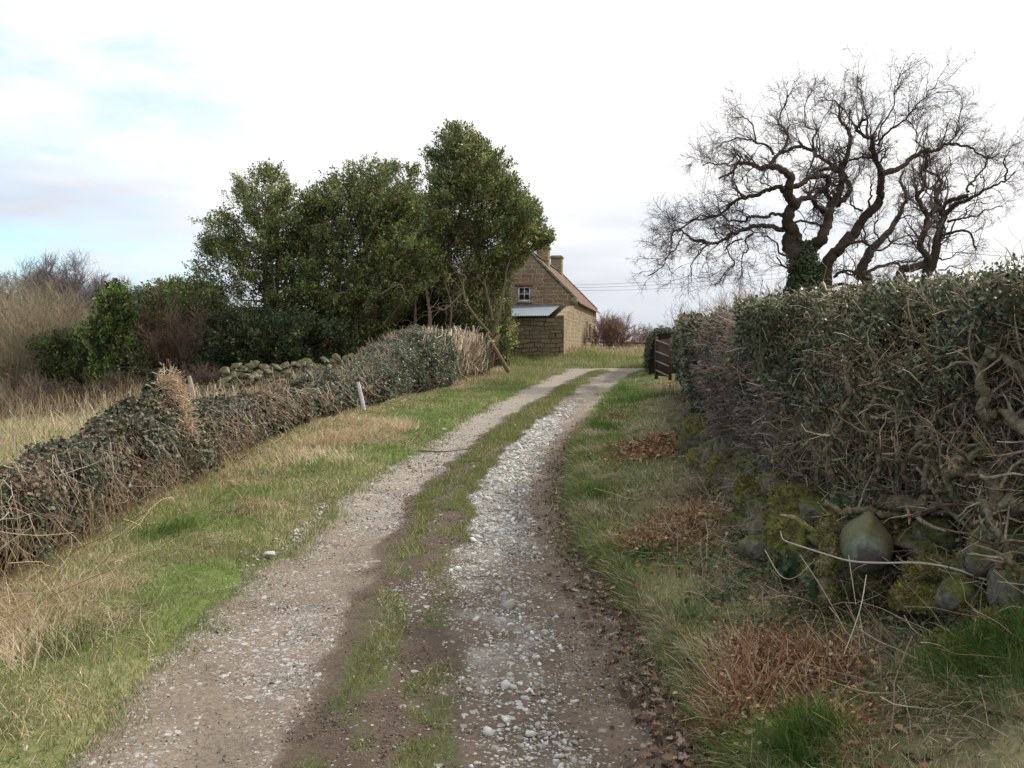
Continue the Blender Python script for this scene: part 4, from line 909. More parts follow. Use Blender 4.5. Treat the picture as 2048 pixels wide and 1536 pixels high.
# ------------------------------------------------------------------ shrubs right of the cottage
twiggy('hawthorn_bush', 'rounded reddish leafless bush against the right end of the cottage', 1222, 56, 82, 622, 42, [(.20, .12, .09), (.15, .09, .07), (.25, .16, .12)], fan=.8, lv=(10, 9), r0=.02, cat='bush')
twiggy('hawthorn_bush', 'grey pink leafless bush over the far boundary wall, left of the dark hedge', 1300, 66, 70, 650, 40, [(.22, .17, .16), (.17, .13, .13)], fan=.9, lv=(9, 7), r0=.015, cat='bush')
twiggy('hawthorn_bush', 'low pinkish twigs above the far boundary wall beside the reddish bush', 1262, 68, 50, 668, 20, [(.26, .18, .17), (.20, .14, .13)], fan=.9, lv=(7, 5), r0=.02, cat='bush')
twiggy('bare_bush', 'spreading grey leafless bush behind the far end of the right hedge', 1385, 34, 110, 592, 22, [(.22, .19, .16), (.28, .25, .21)], fan=.75, lv=(7, 5), r0=.03, cat='bush')
twiggy('bare_bush', 'pale brown fan of leafless shoots left of the ivy clad oak', 1505, 33, 100, 548, 34, [(.27, .20, .17), (.33, .26, .22)], fan=.45, lv=(8, 6), r0=.025, cat='bush')
twiggy('bare_bush', 'small dark leafless bush against the skyline over the hedge between two others', 1440, 36, 60, 606, 14, [(.2, .17, .15)], fan=.6, lv=(6, 5), r0=.02, cat='bush')

# ------------------------------------------------------------------ oaks
def Zp(zx, zy, Y): return P(1250 + .3906 * zx, 120 + .3906 * zy, Y)
def oak(name, label, Y, limbs, seed, nd_, twcol, ivy=None):
    base = Zp(*limbs[0][0][0][:2], Y); gz = float(ground(base[0], Y)); root = thing(name, (base[0], Y, gz), label, 'tree', None)
    trunk = Acc(); par = []; wz = .3906 / F * Y
    for li, (pts, w0, w1, dy0, dy1) in enumerate(limbs):
        k = len(pts); dys = np.linspace(dy0, dy1, k) + np.r_[0, np.cumsum(rng.normal(0, .10, k - 1))]
        q = [Zp(x, y, Y + dys[i]) for i, (x, y) in enumerate(pts)]
        if li in ROOTED.get(name + str(seed), ()): q[0][2] = gz - .2
        tq = np.linspace(0, 1, k); r = (w1 + (w0 - w1) * (.44 * (1 - tq) ** 1.6 + .24 * (1 - tq))) * wz / 2
        col = (.060, .048, .032)
        c, rr = one_tube(trunk, q, list(np.maximum(r, .014)), col, 9, 7, .13, rn=.07)
        par.append((c, rr))
    trunk.build('trunk', M_bark, root)
    tw = Acc(); cen = np.array([base[0], Y, gz + 2.2])
    for c, rr in par:
        K = len(c); L = np.linalg.norm(np.diff(c, axis=0), axis=1).sum()
        thin = rr.mean() < .11
        m = int(max(3, L * (nd_ * .85 if thin else nd_ * .22)))
        pa, ra = sprout(c[None], rr[None], m, .25 if thin else .6, 1.0, (.5, 1.5), 9, .75, .06, .30, .40, -.02, rmin=.0085)
        ra = np.minimum(ra, .03)
        out = nrm(pa[:, 0] - cen) ; pa += out[:, None] * (np.linspace(0, .34, 9) ** 1)[None, :, None]
        tubes(tw, pa, ra, pal(twcol, len(pa)), 4)
        pb, rb = sprout(pa, ra, 6, .12, 1.0, (.25, .7), 7, .75, .06, .28, .6, -.01, rmin=.005); tubes(tw, pb, rb, pal(twcol, len(pb)), 3)
        pc, rc = sprout(pb, rb, 5, .15, 1.0, (.10, .32), 4, .75, .05, .25, .7, rmin=.0034); tubes(tw, pc, rc, pal(twcol, len(pc)), 3)
    tw.build('twigs', M_twig, root)
    return root
ROOTED = {'oak_tree1': (0, 1, 2), 'oak_tree2': (0,), 'oak_tree3': (0, 1)}
A_ = [
 ([(930, 1250), (925, 1130), (905, 1050), (890, 1010), (830, 930), (850, 880), (830, 800), (870, 740), (830, 690), (845, 640), (840, 590), (800, 560), (740, 545), (690, 555), (660, 535), (590, 525), (565, 545), (540, 580), (490, 610)], 130, 9, 0, -2.2),
 ([(985, 1250), (960, 1120), (935, 1040), (965, 960), (1010, 900), (1035, 830), (1040, 780), (1080, 700), (1105, 620), (1115, 560), (1140, 500), (1155, 420), (1145, 360), (1110, 330), (1095, 290), (1100, 220)], 110, 10, .1, 1.5),
 ([(1015, 1250), (1030, 1130), (1050, 1020), (1100, 960), (1170, 890), (1220, 810), (1290, 740), (1310, 680), (1305, 600), (1310, 575), (1285, 500), (1265, 450), (1270, 400), (1225, 390), (1190, 345), (1230, 300)], 100, 12, .3, -1.2),
 ([(590, 525), (580, 480), (545, 520), (510, 530), (480, 540), (440, 530), (390, 540)], 10, 5, -1.8, -2.6),
 ([(740, 545), (780, 490), (820, 440), (835, 410), (820, 360), (790, 310), (820, 240), (832, 180)], 24, 6, -1.2, .2),
 ([(765, 480), (740, 450), (680, 430), (640, 410), (580, 405), (530, 410), (470, 450)], 16, 5, -1, -2.2),
 ([(665, 405), (660, 350), (630, 300), (575, 300)], 10, 4, -1.4, -.8),
 ([(870, 740), (920, 710), (960, 710), (990, 755), (1030, 790)], 26, 26, -.6, .4),
 ([(830, 680), (790, 650), (740, 660), (690, 690), (620, 700), (570, 720), (540, 750), (480, 790), (420, 810), (360, 820), (300, 860), (250, 880)], 34, 7, -.6, 1.6),
 ([(855, 875), (790, 865), (730, 850), (670, 850), (600, 870), (550, 890), (510, 920), (460, 940), (400, 930), (340, 920), (300, 890), (275, 870), (245, 885), (240, 960)], 38, 6, -.2, -3.0),
 ([(825, 790), (760, 790), (720, 805), (660, 795), (630, 810), (600, 830), (540, 825), (500, 800), (460, 800), (390, 800), (340, 820), (290, 840), (220, 800)], 24, 5, -.4, 1.0),
 ([(430, 940), (390, 980), (350, 1040), (335, 1115)], 13, 4, -1.8, -2.3), ([(660, 880), (620, 920), (630, 970), (600, 1000), (600, 1060), (595, 1115)], 14, 4, -1, -1.2),
 ([(600, 920), (540, 935), (525, 980), (560, 1045), (510, 1085), (465, 1160)], 12, 4, -1, -2), ([(300, 890), (260, 960), (220, 1000), (190, 1060), (120, 1100)], 8, 3, -2.4, -2.8),
 ([(1085, 740), (1130, 710), (1150, 660), (1130, 600), (1100, 570), (1050, 530), (990, 490), (950, 455), (890, 445), (830, 460), (780, 490)], 40, 14, .5, 1.6),
 ([(970, 470), (960, 530), (930, 590)], 14, 9, 1.2, .4), ([(970, 465), (965, 400), (980, 360), (930, 340), (925, 240), (950, 150)], 18, 4, 1.2, 2.0),
 ([(850, 650), (900, 640), (950, 600), (1000, 590), (1045, 620), (1030, 680), (1060, 715)], 28, 24, -.6, .6), ([(950, 595), (1000, 560), (1040, 560), (1105, 578)], 18, 14, 0, .6),
 ([(865, 870), (885, 930), (905, 1010)], 44, 48, -.1, 0), ([(870, 830), (930, 825), (980, 840), (1020, 870)], 12, 12, -.3, .3),
 ([(860, 600), (800, 650), (740, 640), (700, 625)], 12, 4, -.8, -1.6), ([(840, 1000), (790, 980), (760, 920), (700, 900)], 18, 5, -.2, -1.2), ([(870, 1080), (820, 1060), (780, 1010)], 22, 6, -.1, -.9),
 ([(1310, 580), (1370, 565), (1430, 540), (1490, 490), (1540, 465), (1600, 465), (1640, 430), (1700, 430), (1760, 440), (1800, 470), (1860, 505), (1915, 482)], 40, 6, -.9, -.2),
 ([(1285, 440), (1330, 380), (1400, 330), (1470, 270), (1500, 230), (1540, 180), (1590, 120)], 18, 4, -1, -2), ([(1290, 420), (1310, 360), (1370, 250), (1380, 160), (1400, 100)], 12, 4, -1, -.4),
 ([(1240, 390), (1240, 300), (1220, 230), (1200, 150), (1180, 90)], 16, 4, -1.2, -.2), ([(1190, 345), (1170, 330), (1130, 260), (1060, 210), (1000, 190)], 14, 4, -1, .6),
 ([(1150, 520), (1200, 500), (1260, 495)], 11, 11, .8, -.8), ([(1640, 440), (1690, 390), (1700, 330), (1730, 240)], 14, 4, -.5, .6), ([(1560, 450), (1500, 430), (1480, 350), (1440, 300)], 10, 3, -.6, -1.6),
 ([(1245, 750), (1255, 690), (1260, 620)], 14, 6, -.4, -.8), ([(1210, 770), (1165, 745), (1145, 690)], 14, 7, -.2, .4), ([(1115, 600), (1150, 640), (1190, 590), (1215, 530)], 12, 3, .6, 1.4),
 ([(1070, 1110), (1110, 1090), (1160, 1100), (1240, 1060)], 18, 8, .2, -.8), ([(1060, 1160), (1130, 1150), (1200, 1175), (1260, 1160)], 20, 10, .2, -1), ([(1100, 960), (1180, 930), (1230, 940)], 18, 14, 0, -.6)]
rA = oak('oak_tree', 'spreading leafless oak with ivy round its foot, the leftmost and widest crown', 30, A_, 1, 9.0, [(.085, .07, .06), (.11, .09, .08), (.065, .052, .042)])
C_ = [
 ([(1230, 1230), (1235, 1150), (1200, 1100), (1240, 1020), (1270, 960), (1340, 890), (1390, 820), (1430, 740), (1440, 690), (1415, 620), (1430, 560)], 105, 8, 0, 1.2),
 ([(1270, 970), (1235, 930), (1220, 860), (1225, 790)], 22, 6, .2, 1.0), ([(1240, 1090), (1300, 1060), (1380, 1040), (1440, 1060), (1500, 1040)], 26, 8, 0, -1.0), ([(1210, 1130), (1150, 1080), (1090, 1100)], 26, 8, 0, -.6),
 ([(1260, 980), (1330, 960), (1400, 910), (1480, 900), (1540, 910)], 14, 5, 0, 1), ([(1340, 890), (1380, 940), (1450, 950), (1500, 980)], 12, 4, 0, -1), ([(1430, 720), (1480, 700), (1500, 640), (1480, 590)], 12, 4, 1, 1.5), ([(1390, 820), (1450, 800), (1500, 810)], 12, 4, .8, 0), ([(1300, 930), (1280, 860), (1300, 800)], 12, 4, .4, -.6)]
oak('oak_tree', 'smaller leafless oak between the ivy clad one and the right hand one', 33, C_, 2, 7.5, [(.10, .075, .06), (.13, .10, .08), (.075, .058, .046)])
D_ = [
 ([(1545, 1230), (1545, 1140), (1570, 1050), (1600, 950), (1610, 870), (1630, 790), (1600, 730), (1590, 690), (1620, 620), (1575, 585), (1540, 560)], 85, 12, 0, 1),
 ([(1290, 1240), (1400, 1120), (1480, 1060), (1555, 1020), (1510, 950), (1530, 880), (1550, 800), (1500, 720), (1500, 690), (1530, 640), (1520, 590), (1545, 530), (1540, 480)], 60, 12, -.3, -.8),
 ([(1550, 800), (1600, 765), (1630, 795)], 26, 26, -.3, 0), ([(1640, 785), (1700, 740), (1780, 700), (1850, 660), (1920, 630), (1960, 610), (2005, 570)], 32, 5, 0, -1.6), ([(1940, 620), (1950, 560), (1940, 510), (1978, 474)], 13, 4, -1.4, -1.6),
 ([(1760, 692), (1690, 710), (1650, 730), (1620, 775)], 22, 18, -.6, 0), ([(1755, 680), (1760, 650), (1800, 600), (1840, 550), (1860, 505)], 13, 9, -.7, 0), ([(1640, 830), (1720, 810), (1800, 800), (1850, 770), (1935, 750)], 18, 4, 0, -1), ([(1740, 805), (1750, 755), (1790, 730), (1840, 730)], 8, 3, -.4, -1),
 ([(1630, 905), (1690, 880), (1770, 885), (1780, 950), (1805, 965)], 19, 8, 0, -.8), ([(1530, 640), (1565, 660), (1620, 610), (1660, 540), (1660, 495)], 13, 4, -.7, .4), ([(1610, 1020), (1660, 1015), (1710, 985), (1780, 990)], 11, 3, 0, -1), ([(1600, 1080), (1680, 1060), (1740, 1085)], 10, 3, 0, -.8),
 ([(1590, 1125), (1640, 1120), (1690, 1160)], 14, 4, 0, .6), ([(1790, 650), (1750, 610), (1740, 570)], 8, 3, -.6, 0), ([(1540, 1000), (1470, 1030), (1400, 1030), (1330, 1060)], 12, 4, 0, -1.2), ([(1540, 900), (1470, 930), (1400, 940)], 11, 4, -.5, .6), ([(1830, 665), (1840, 620), (1820, 590)], 9, 3, -.8, -.8)]
oak('oak_tree', 'right hand leafless oak, its long bough reaching to the photo edge', 31.5, D_, 3, 4.8, [(.12, .095, .08), (.16, .13, .11)])
a = Acc(); n = 20000; t = U(0, 1, n); zy = 1575 - 650 * t ** 1.05; ww = np.interp(zy, [925, 1000, 1100, 1180, 1255], [45, 70, 78, 98, 115]); cxx = np.interp(zy, [925, 1100, 1255], [905, 925, 925])
k = rng.random(n) < np.interp(zy, [925, 1050, 1120, 1255], [.35, .6, .95, 1]) * 1.0; an = U(0, 2 * PI, n); rr = U(.75, 1.1, n); b = np.stack([Zp(cxx[i] + ww[i] * rr[i] * math.cos(an[i]), zy[i], 30) for i in range(n)]); b[:, 1] += ww * .3906 / F * 30 * rr * np.sin(an) * .9
inst(a, *IVY, b[k], nrm(rdir(n) + [0, 0, -.5])[k], nrm(np.stack([np.cos(an), np.sin(an), .4 + 0 * an], 1) + rng.normal(0, .5, (n, 3)))[k], U(.045, .09, n)[k], pal([(.03, .05, .022), (.05, .075, .03), (.08, .10, .04)], n)[k])
a.build('ivy', M_ivy, rA)

# ------------------------------------------------------------------ the long hedge on the right
root = thing('overgrown_hedge', (2.6, 8, ground(2.6, 8)), 'long tall unkempt hedge on the right, leafy on top and bare woody stems below', 'hedge')
def htop(y): return np.interp(y, [0, 4, 6, 10, 16, 24, 30, 34], [1.93, 1.93, 1.93, 1.93, 1.99, 2.12, 2.28, 2.3])
hy = np.linspace(2.4, 21.5, 120); S_ = len(hy)
def hface(y, h01):                      # x of the face at height fraction
    return HR(y) + .12 - .20 * np.sin(np.clip(h01, 0, 1) * 2.2) * sst(3, 9, y) + (.12 * (1 - h01)) + .24 * (fbm(y * 1.3, h01 * 3, seed=131) - .5) * 2
def hpoint(n, y, h01, dep):
    z0 = ground(HR(y), y, False); zt = htop(y) + .12 * (fbm(y * 1.6, 0, seed=132) - .5)
    return np.stack([hface(y, h01) + dep, y - dep * .12, z0 + (zt - z0) * h01], 1)
a = Acc(); n = 330000
y = 2.6 * (21.4 / 2.6) ** (U(0, 1, n) ** .95); h = U(.12, 1.0, n); top = rng.random(n) < .28; h = np.where(top, U(.90, 1.03, n), h); dep = np.where(top, U(-.05, 1.1, n), np.abs(rng.normal(0, .16, n)) - .06)
p = hpoint(n, y, h, dep)
leafy = .10 + .92 * sst(.50, .78, h + (fbm(y * .9, h * 3, seed=133) - .5) * .55) * (1 - .18 * sst(6, 3.5, y)) 
purple = .8 * sst(5.2, 6.6, y + (fbm(y * 1.5, h * 3, seed=135) - .5) * 3 - h * .9) * sst(11.5, 8.5, y + (fbm(y * 1.5, h * 3, seed=137) - .5) * 5)
leafy = np.where(y > 7, np.maximum(leafy, .60 + .4 * (fbm(y, h * 3, seed=134) > .45)), leafy) * (1 - .85 * purple)
leafy *= .35 + .9 * sst(.37, .52, fbm(y * 3.2, h * 7, seed=136))
k = rng.random(n) < leafy; p, y, h, top = p[k], y[k], h[k], top[k]; n = len(y)
lod = np.clip(y / 6, .85, 2.4)
HL = [(.058, .076, .034), (.09, .112, .048), (.14, .155, .075), (.038, .048, .025), (.19, .135, .08), (.25, .225, .13)]
inst(a, *LEAF, p, nrm(rdir(n) + [-.3, -.2, .3]), nrm(rng.normal(0, .6, (n, 3)) + [-.6, -.3, .5]), np.stack([U(.019, .040, n) * lod] * 3, 1), pal(HL, n, [.26, .22, .12, .16, .16, .08], .28)); a.build('leaves', M_leaf, root)
# woody stems
a = Acc(); n = 760; y = 2.8 * (10.5 / 2.8) ** U(0, 1, n); dep = U(.02, .55, n); p0 = hpoint(n, y, np.full(n, .16), dep); p0[:, 2] += rng.normal(0, .06, n)
par = grow(p0, np.stack([rng.normal(-.04, .20, n), rng.normal(0, .26, n), np.ones(n)], 1), U(.5, 1.3, n), 9, .20, .05); pr = np.clip(rng.lognormal(-4.4, .45, n), .006, .028)[:, None] * np.linspace(1, .45, 9)
SC = [(.23, .18, .12), (.31, .24, .16), (.15, .115, .075), (.17, .165, .08), (.38, .27, .16)]
k = (par[..., 0] > HR(par[..., 1]) - .10).all(1); par, pr = par[k], pr[k]; tubes(a, par, pr, pal(SC, len(par)), 7)
pb, rb = sprout(par, pr, 5, .15, 1, (.12, .5), 6, .8, .25, .30, .55, rmin=.0022); k = (pb[..., 0] > HR(pb[..., 1]) - .20).all(1); pb, rb = pb[k], rb[k]; tubes(a, pb, rb, pal(SC, len(pb)), 5, tip=(.5, .42, .30))
pc, rc = sprout(pb, rb, 5, .2, 1, (.06, .26), 5, .8, .15, .3, .6, rmin=.0012); k = (pc[..., 0] > HR(pc[..., 1]) - .30).all(1); pc, rc = pc[k], rc[k]; tubes(a, pc, rc, pal([(.27, .20, .135), (.18, .125, .085), (.38, .29, .20)], len(pc)), 3, tip=(.52, .44, .32))
# heavy trained boughs near the camera
for pts, r in (((( 2060, 800, 3.95), (2035, 730, 4.0), (1990, 700, 4.1), (2010, 650, 4.15), (2030, 600, 4.25)), (.035, .03, .03, .022)),
               (((2060, 860, 3.9), (2000, 830, 4.0), (1972, 800, 4.1), (1978, 730, 4.15), (2020, 690, 4.2)), (.045, .04, .034, .03)),
               (((1990, 1030, 3.9), (1960, 960, 4.0), (1900, 930, 4.05), (2000, 900, 4.1), (2060, 915, 4.1)), (.05, .04, .035, .04)),
               (((2060, 1010, 3.8), (2000, 1020, 3.85), (1960, 1045, 3.9)), (.032, .03, .026)),
               (((1760, 1000, 4.75), (1860, 1010, 4.6), (1960, 1030, 4.4), (2060, 1070, 4.2)), (.06, .07, .075, .08)),
               (((1640, 1010, 4.8), (1700, 1018, 4.75), (1760, 1030, 4.7), (1800, 1050, 4.7)), (.022, .028, .028, .02)),
               (((1660, 960, 5.0), (1660, 900, 5.0), (1680, 850, 4.95), (1700, 790, 4.9), (1690, 730, 4.95)), (.028, .022, .018, .014)),
               (((1860, 1010, 4.35), (1850, 960, 4.35), (1835, 900, 4.4), (1850, 850, 4.4), (1890, 820, 4.4)), (.022, .02, .018, .012)),
               (((1760, 950, 4.7), (1755, 880, 4.7), (1740, 820, 4.75), (1755, 760, 4.7), (1750, 700, 4.7)), (.02, .018, .016, .012)),
               (((1880, 1000, 4.3), (1905, 920, 4.3), (1935, 850, 4.3), (1930, 760, 4.35), (1960, 700, 4.3)), (.016, .015, .013, .010)),
               (((2000, 1130, 3.7), (1990, 1060, 3.8), (1965, 1010, 3.85)), (.03, .028, .024)), (((2048, 1130, 3.6), (2010, 1085, 3.65), (1985, 1070, 3.7)), (.025, .022, .018)),
               (((1820, 980, 4.5), (1800, 900, 4.5), (1790, 840, 4.55), (1800, 780, 4.5)), (.017, .016, .014, .010))):
    q = [P(*t) for t in pts]; c, rr = one_tube(a, q, [t * .62 for t in r], (.15, .12, .075), 12, 9, .10, tip=(.5, .40, .26))
    pq, rq = sprout(c[None], rr[None], 10, .1, 1, (.08, .3), 5, .8, .2, .3, .4, rmin=.003); tubes(a, pq, rq, pal(SC, len(pq)), 5, tip=(.5, .42, .3))
a.build('stems', M_bark, root)
# outer twigs with pale cut ends all over the face
a = Acc(); n = 13000; y = 2.6 * (21.3 / 2.6) ** (U(0, 1, n) ** 1.25); h = U(.12, 1.02, n); p0 = hpoint(n, y, h, np.abs(rng.normal(0, .10, n)))
purple = .8 * sst(5.2, 6.6, y + (fbm(y * 1.5, h * 3, seed=135) - .5) * 3 - h * .9) * sst(11.5, 8.5, y + (fbm(y * 1.5, h * 3, seed=137) - .5) * 5)
C = pal([(.35, .26, .165), (.48, .38, .25), (.23, .16, .10), (.58, .48, .33)], n, [.35, .25, .28, .12]); C = np.where((rng.random(n) < purple)[:, None], pal([(.21, .145, .115), (.15, .10, .08), (.28, .20, .16)], n), C)
L = U(.05, .22, n) * np.clip(9 / y, .55, 1); L = np.where(h > .93, L * .55, L)
tubes(a, grow(p0, np.stack([rng.normal(-.4, .6, n), rng.normal(-.1, .7, n), rng.normal(.4, .6, n)], 1), L, 5, .22), np.clip(rng.lognormal(-6.05, .38, n), .0011, .006)[:, None] * np.linspace(1, .7, 5) * np.clip(y / 6.5, 1, 2.3)[:, None], C, 3, tip=(.55, .47, .34))
n = 15000; y = U(5.2, 12.5, n); h = U(.15, .98, n); purple = .8 * sst(5.2, 6.6, y + (fbm(y * 1.5, h * 3, seed=135) - .5) * 3 - h * .9) * sst(11.5, 8.5, y + (fbm(y * 1.5, h * 3, seed=137) - .5) * 5); k = rng.random(n) < purple; y, h = y[k], h[k]; n = len(y); p0 = hpoint(n, y, h, U(-.02, .15, n))
tubes(a, grow(p0, rdir(n) + [-.3, -.1, .3], U(.08, .28, n), 5, .3), U(.0016, .0036, (n, 1)) * np.ones((1, 5)), pal([(.21, .145, .115), (.15, .10, .085), (.28, .20, .165)], n), 3)
a.build('twigs', M_twig, root)
# near-black core, the hedge's inner shade painted into its colour
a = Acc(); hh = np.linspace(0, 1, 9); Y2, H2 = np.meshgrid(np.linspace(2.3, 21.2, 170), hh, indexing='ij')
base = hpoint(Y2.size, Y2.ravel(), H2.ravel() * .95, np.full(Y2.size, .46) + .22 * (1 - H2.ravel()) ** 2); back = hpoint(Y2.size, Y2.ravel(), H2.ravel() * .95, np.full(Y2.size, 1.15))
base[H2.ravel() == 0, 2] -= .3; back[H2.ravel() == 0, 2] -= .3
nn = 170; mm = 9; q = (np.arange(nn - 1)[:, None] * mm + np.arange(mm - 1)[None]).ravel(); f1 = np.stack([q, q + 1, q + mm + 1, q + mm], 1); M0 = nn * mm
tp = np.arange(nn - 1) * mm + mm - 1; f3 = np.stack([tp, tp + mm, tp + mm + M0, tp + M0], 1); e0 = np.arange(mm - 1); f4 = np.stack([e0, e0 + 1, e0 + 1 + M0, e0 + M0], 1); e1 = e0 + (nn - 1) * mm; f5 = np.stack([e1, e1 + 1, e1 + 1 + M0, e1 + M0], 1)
a.add(np.vstack([base, back]), [f1, f1 + M0, f3, f4, f5], np.array((.020, .017, .012))); a.build('dark_core', M_core, root)

def hedge_block(name, label, line, hf, wf, n, seed, cols=HC, leaf=.05):
    r_ = thing(name, (line[0][0], line[0][1], float(ground(line[0][0], line[0][1]))), label, 'hedge')
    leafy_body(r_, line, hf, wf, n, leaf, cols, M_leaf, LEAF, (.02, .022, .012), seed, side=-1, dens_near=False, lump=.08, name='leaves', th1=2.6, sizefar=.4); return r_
hedge_block('trimmed_hedge', 'far square dark green hedge with a browned top behind the rusty gate', np.array([[4.28, 30.5], [4.75, 34], [5.45, 39], [6.0, 43]]), lambda s, x, y: 1.5 + 0 * y, lambda s, x, y: 1.5 + 0 * y, 16000, 141, [(.035, .055, .022), (.05, .075, .03), (.03, .045, .02), (.11, .085, .05)])

# ------------------------------------------------------------------ stones, post and canes under the right hedge
MG = [(.19, .18, .045), (.13, .125, .035), (.27, .24, .06), (.17, .13, .06), (.08, .07, .035)]; MY = [(.32, .26, .06), (.24, .20, .05), (.15, .135, .04), (.21, .15, .07)]
for px, py, Y, s, lab, fz, col in (
    (1500, 990, 6.5, (.12, .17, .17), 'mossy green boulder at the outer corner of the tumbled hedge foot', 3000, MG),
    (1580, 1085, 5.55, (.15, .16, .19), 'ivy flecked mossy boulder left of the rotten upright post', 3000, MG),
    (1396, 862, 10.3, (.17, .24, .17), 'mossy boulder under the purple brown part of the hedge, upper of two', 2600, MG),
    (1404, 925, 9.2, (.15, .22, .10), 'low mossy boulder beside orange bracken, lower of two', 2200, MY),
    (1436, 945, 8.0, (.10, .2, .14), 'slanting mossy stone half hidden by dead grass', 2000, MY),
    (1865, 1150, 4.35, (.15, .15, .085), 'upper of two stacked yellow green mossy stones right of the round stone', 3600, MY),
    (1860, 1200, 4.3, (.155, .16, .085), 'lower of two stacked yellow green mossy stones', 3600, MY),
    (1965, 1225, 4.0, (.10, .12, .07), 'orange brown mossy stone near the right photo edge', 2600, [(.15, .10, .02), (.12, .09, .02)]),
    (1765, 1185, 4.75, (.075, .1, .09), 'small dark mossy stone below the round stone', 1500, MG),
    (1830, 1075, 4.85, (.17, .16, .13), 'moss bank stone against the right side of the round stone', 3000, MG),
    (1930, 1080, 4.7, (.18, .15, .10), 'dark mossy stone behind the thick low bough', 2000, MG),
    (1600, 1000, 5.7, (.2, .18, .10), 'mossy capping stone above the ivy flecked boulder', 2400, MG),
    (1925, 1300, 3.75, (.10, .12, .07), 'brown mossy stone beside the small stone on the turf hummock, lower right', 2200, MG),
    (2010, 1270, 3.7, (.12, .12, .09), 'mossy stone cut by the right photo edge above the turf hummock', 2200, MY),
    (2020, 1380, 3.4, (.11, .12, .07), 'lowest mossy stone at the right photo edge, sunk in the hummock', 2200, MG),
    (1895, 1285, 4.0, (.07, .08, .045), 'small mossy stone at the top of the turf hummock', 1200, MY)):
    boulder('mossy_boulder', px, py, Y, s, lab, 'boulder', M_moss, sd=int(px) % 53, fuzz=fz, fcol=col, amp=.42)
root = thing('mossy_rubble_bank', (1.9, 7, float(ground(1.9, 7))), 'continuous bank of tumbled mossy rubble along the foot of the right hedge', 'stone bank')
a = Acc(); fz = Acc()
for i in range(230):
    yb = 3.3 * (15 / 3.3) ** rng.random(); row = rng.integers(0, 4)
    if row < 3 and abs(yb - 4.62) < .30: continue
    xb = float(HR(yb)) + .02 + row * .05 + rng.normal(0, .05); zb = float(ground(xb, yb, False)) + .02 + row * .095 + rng.normal(0, .02)
    v, f = ICO2
    sz = U(.06, .145, 3) * np.array([1, 1.3, .8]) * (1 + .3 * (yb > 8)); d = fbm(v[:, 0] * 1.5 + i, v[:, 1] * 1.5, v[:, 2] * 1.5, seed=i) - .5; d2 = fbm(v[:, 0] * 5 + i, v[:, 1] * 5, v[:, 2] * 5, seed=i + 9) - .5
    w = chop(v * (1 + .9 * d[:, None] + .3 * d2[:, None]), 6, .6, .9) * 1.15; w = np.sign(w) * np.abs(w) ** .8 * sz; w = w @ np.array([[math.cos(i), math.sin(i), 0], [-math.sin(i), math.cos(i), 0], [0, 0, 1]])
    a.add(w + [xb, yb, zb], f, np.array((.2, .18, .13)))
    m = 260; fi = rng.integers(0, len(w), m); nn = nrm(w[fi]); k = (nn[:, 2] > -.3) & (fbm(w[fi][:, 0] * 9 + i, w[fi][:, 1] * 9, w[fi][:, 2] * 9, seed=77) > .45); fi = fi[k]; nn = nn[k]
    inst(fz, np.array([[0, -.3, 0], [0, .3, 0], [1, 0, .1]]), [[[0, 1, 2]]], w[fi] + [xb, yb, zb] + rng.normal(0, .015, (len(fi), 3)), nn + rng.normal(0, .5, nn.shape), rdir(len(fi)), U(.010, .024, len(fi)), pal(MG + MY, len(fi)))
a.build('rubble', mossy_mat('rubble_stone', stone=(.19, .16, .115), moss=(.10, .10, .03), bias=.0, sc=6), root, smooth=True); fz.build('moss', M_grass, root)
a = Acc(); n = 9000; yb = 3.3 * (15 / 3.3) ** U(0, 1, n); xb = HR(yb) + U(-.22, .25, n); zb = ground(xb, yb, False) + .02 + U(0, .38, n) * sst(-.2, .1, xb - HR(yb))
inst(a, *LEAF, np.stack([xb, yb, zb], 1), nrm(rdir(n) + [-.2, 0, 0]), nrm(rng.normal(0, .6, (n, 3)) + [-.4, -.2, .8]), U(.012, .035, n) * np.clip(yb / 6, 1, 1.6), pal([(.12, .085, .055), (.06, .045, .03), (.05, .075, .025), (.20, .15, .10), (.08, .09, .03)], n))
n = 1500; yb = 3.3 * (14 / 3.3) ** U(0, 1, n); xb = HR(yb) + U(-.12, .1, n); zb = ground(xb, yb, False) + U(0, .32, n)
tubes(a, grow(np.stack([xb, yb, zb], 1), rdir(n) + [-.5, -.1, -.1], U(.05, .28, n), 5, .25, -.04), U(.0009, .0024, (n, 1)) * np.ones((1, 5)), pal([(.36, .29, .2), (.22, .16, .11), (.13, .095, .06)], n), 3)
tag(a.build('bank_litter', M_dry), 'dead leaves, twigs and sprigs lodged in the mossy bank under the hedge', 'litter', kind='stuff')
# round pointed stone (an onion shaped carved stone lying in the hole)
m, nt = newmat('algae_sandstone'); L = nt.links.new
tc = nd(nt, 'ShaderNodeTexCoord'); n1 = nd(nt, 'ShaderNodeTexNoise', i_Scale=9.0, i_Detail=7.0, i_Roughness=.7); L(tc.outputs['Object'], n1.inputs['Vector'])
vm = nd(nt, 'ShaderNodeVectorMath', operation='DISTANCE'); L(tc.outputs['Object'], vm.inputs[0]); vm.inputs[1].default_value = (.02, -.13, -.035)
ad = nd(nt, 'ShaderNodeMath', operation='MULTIPLY_ADD'); L(n1.outputs[0], ad.inputs[0]); ad.inputs[1].default_value = .22; L(vm.outputs['Value'], ad.inputs[2])
cr = nd(nt, 'ShaderNodeValToRGB'); e = cr.color_ramp.elements; e[0].position = .155; e[0].color = (.085, .07, .06, 1); e[1].position = .245; e[1].color = (.10, .095, .038, 1)
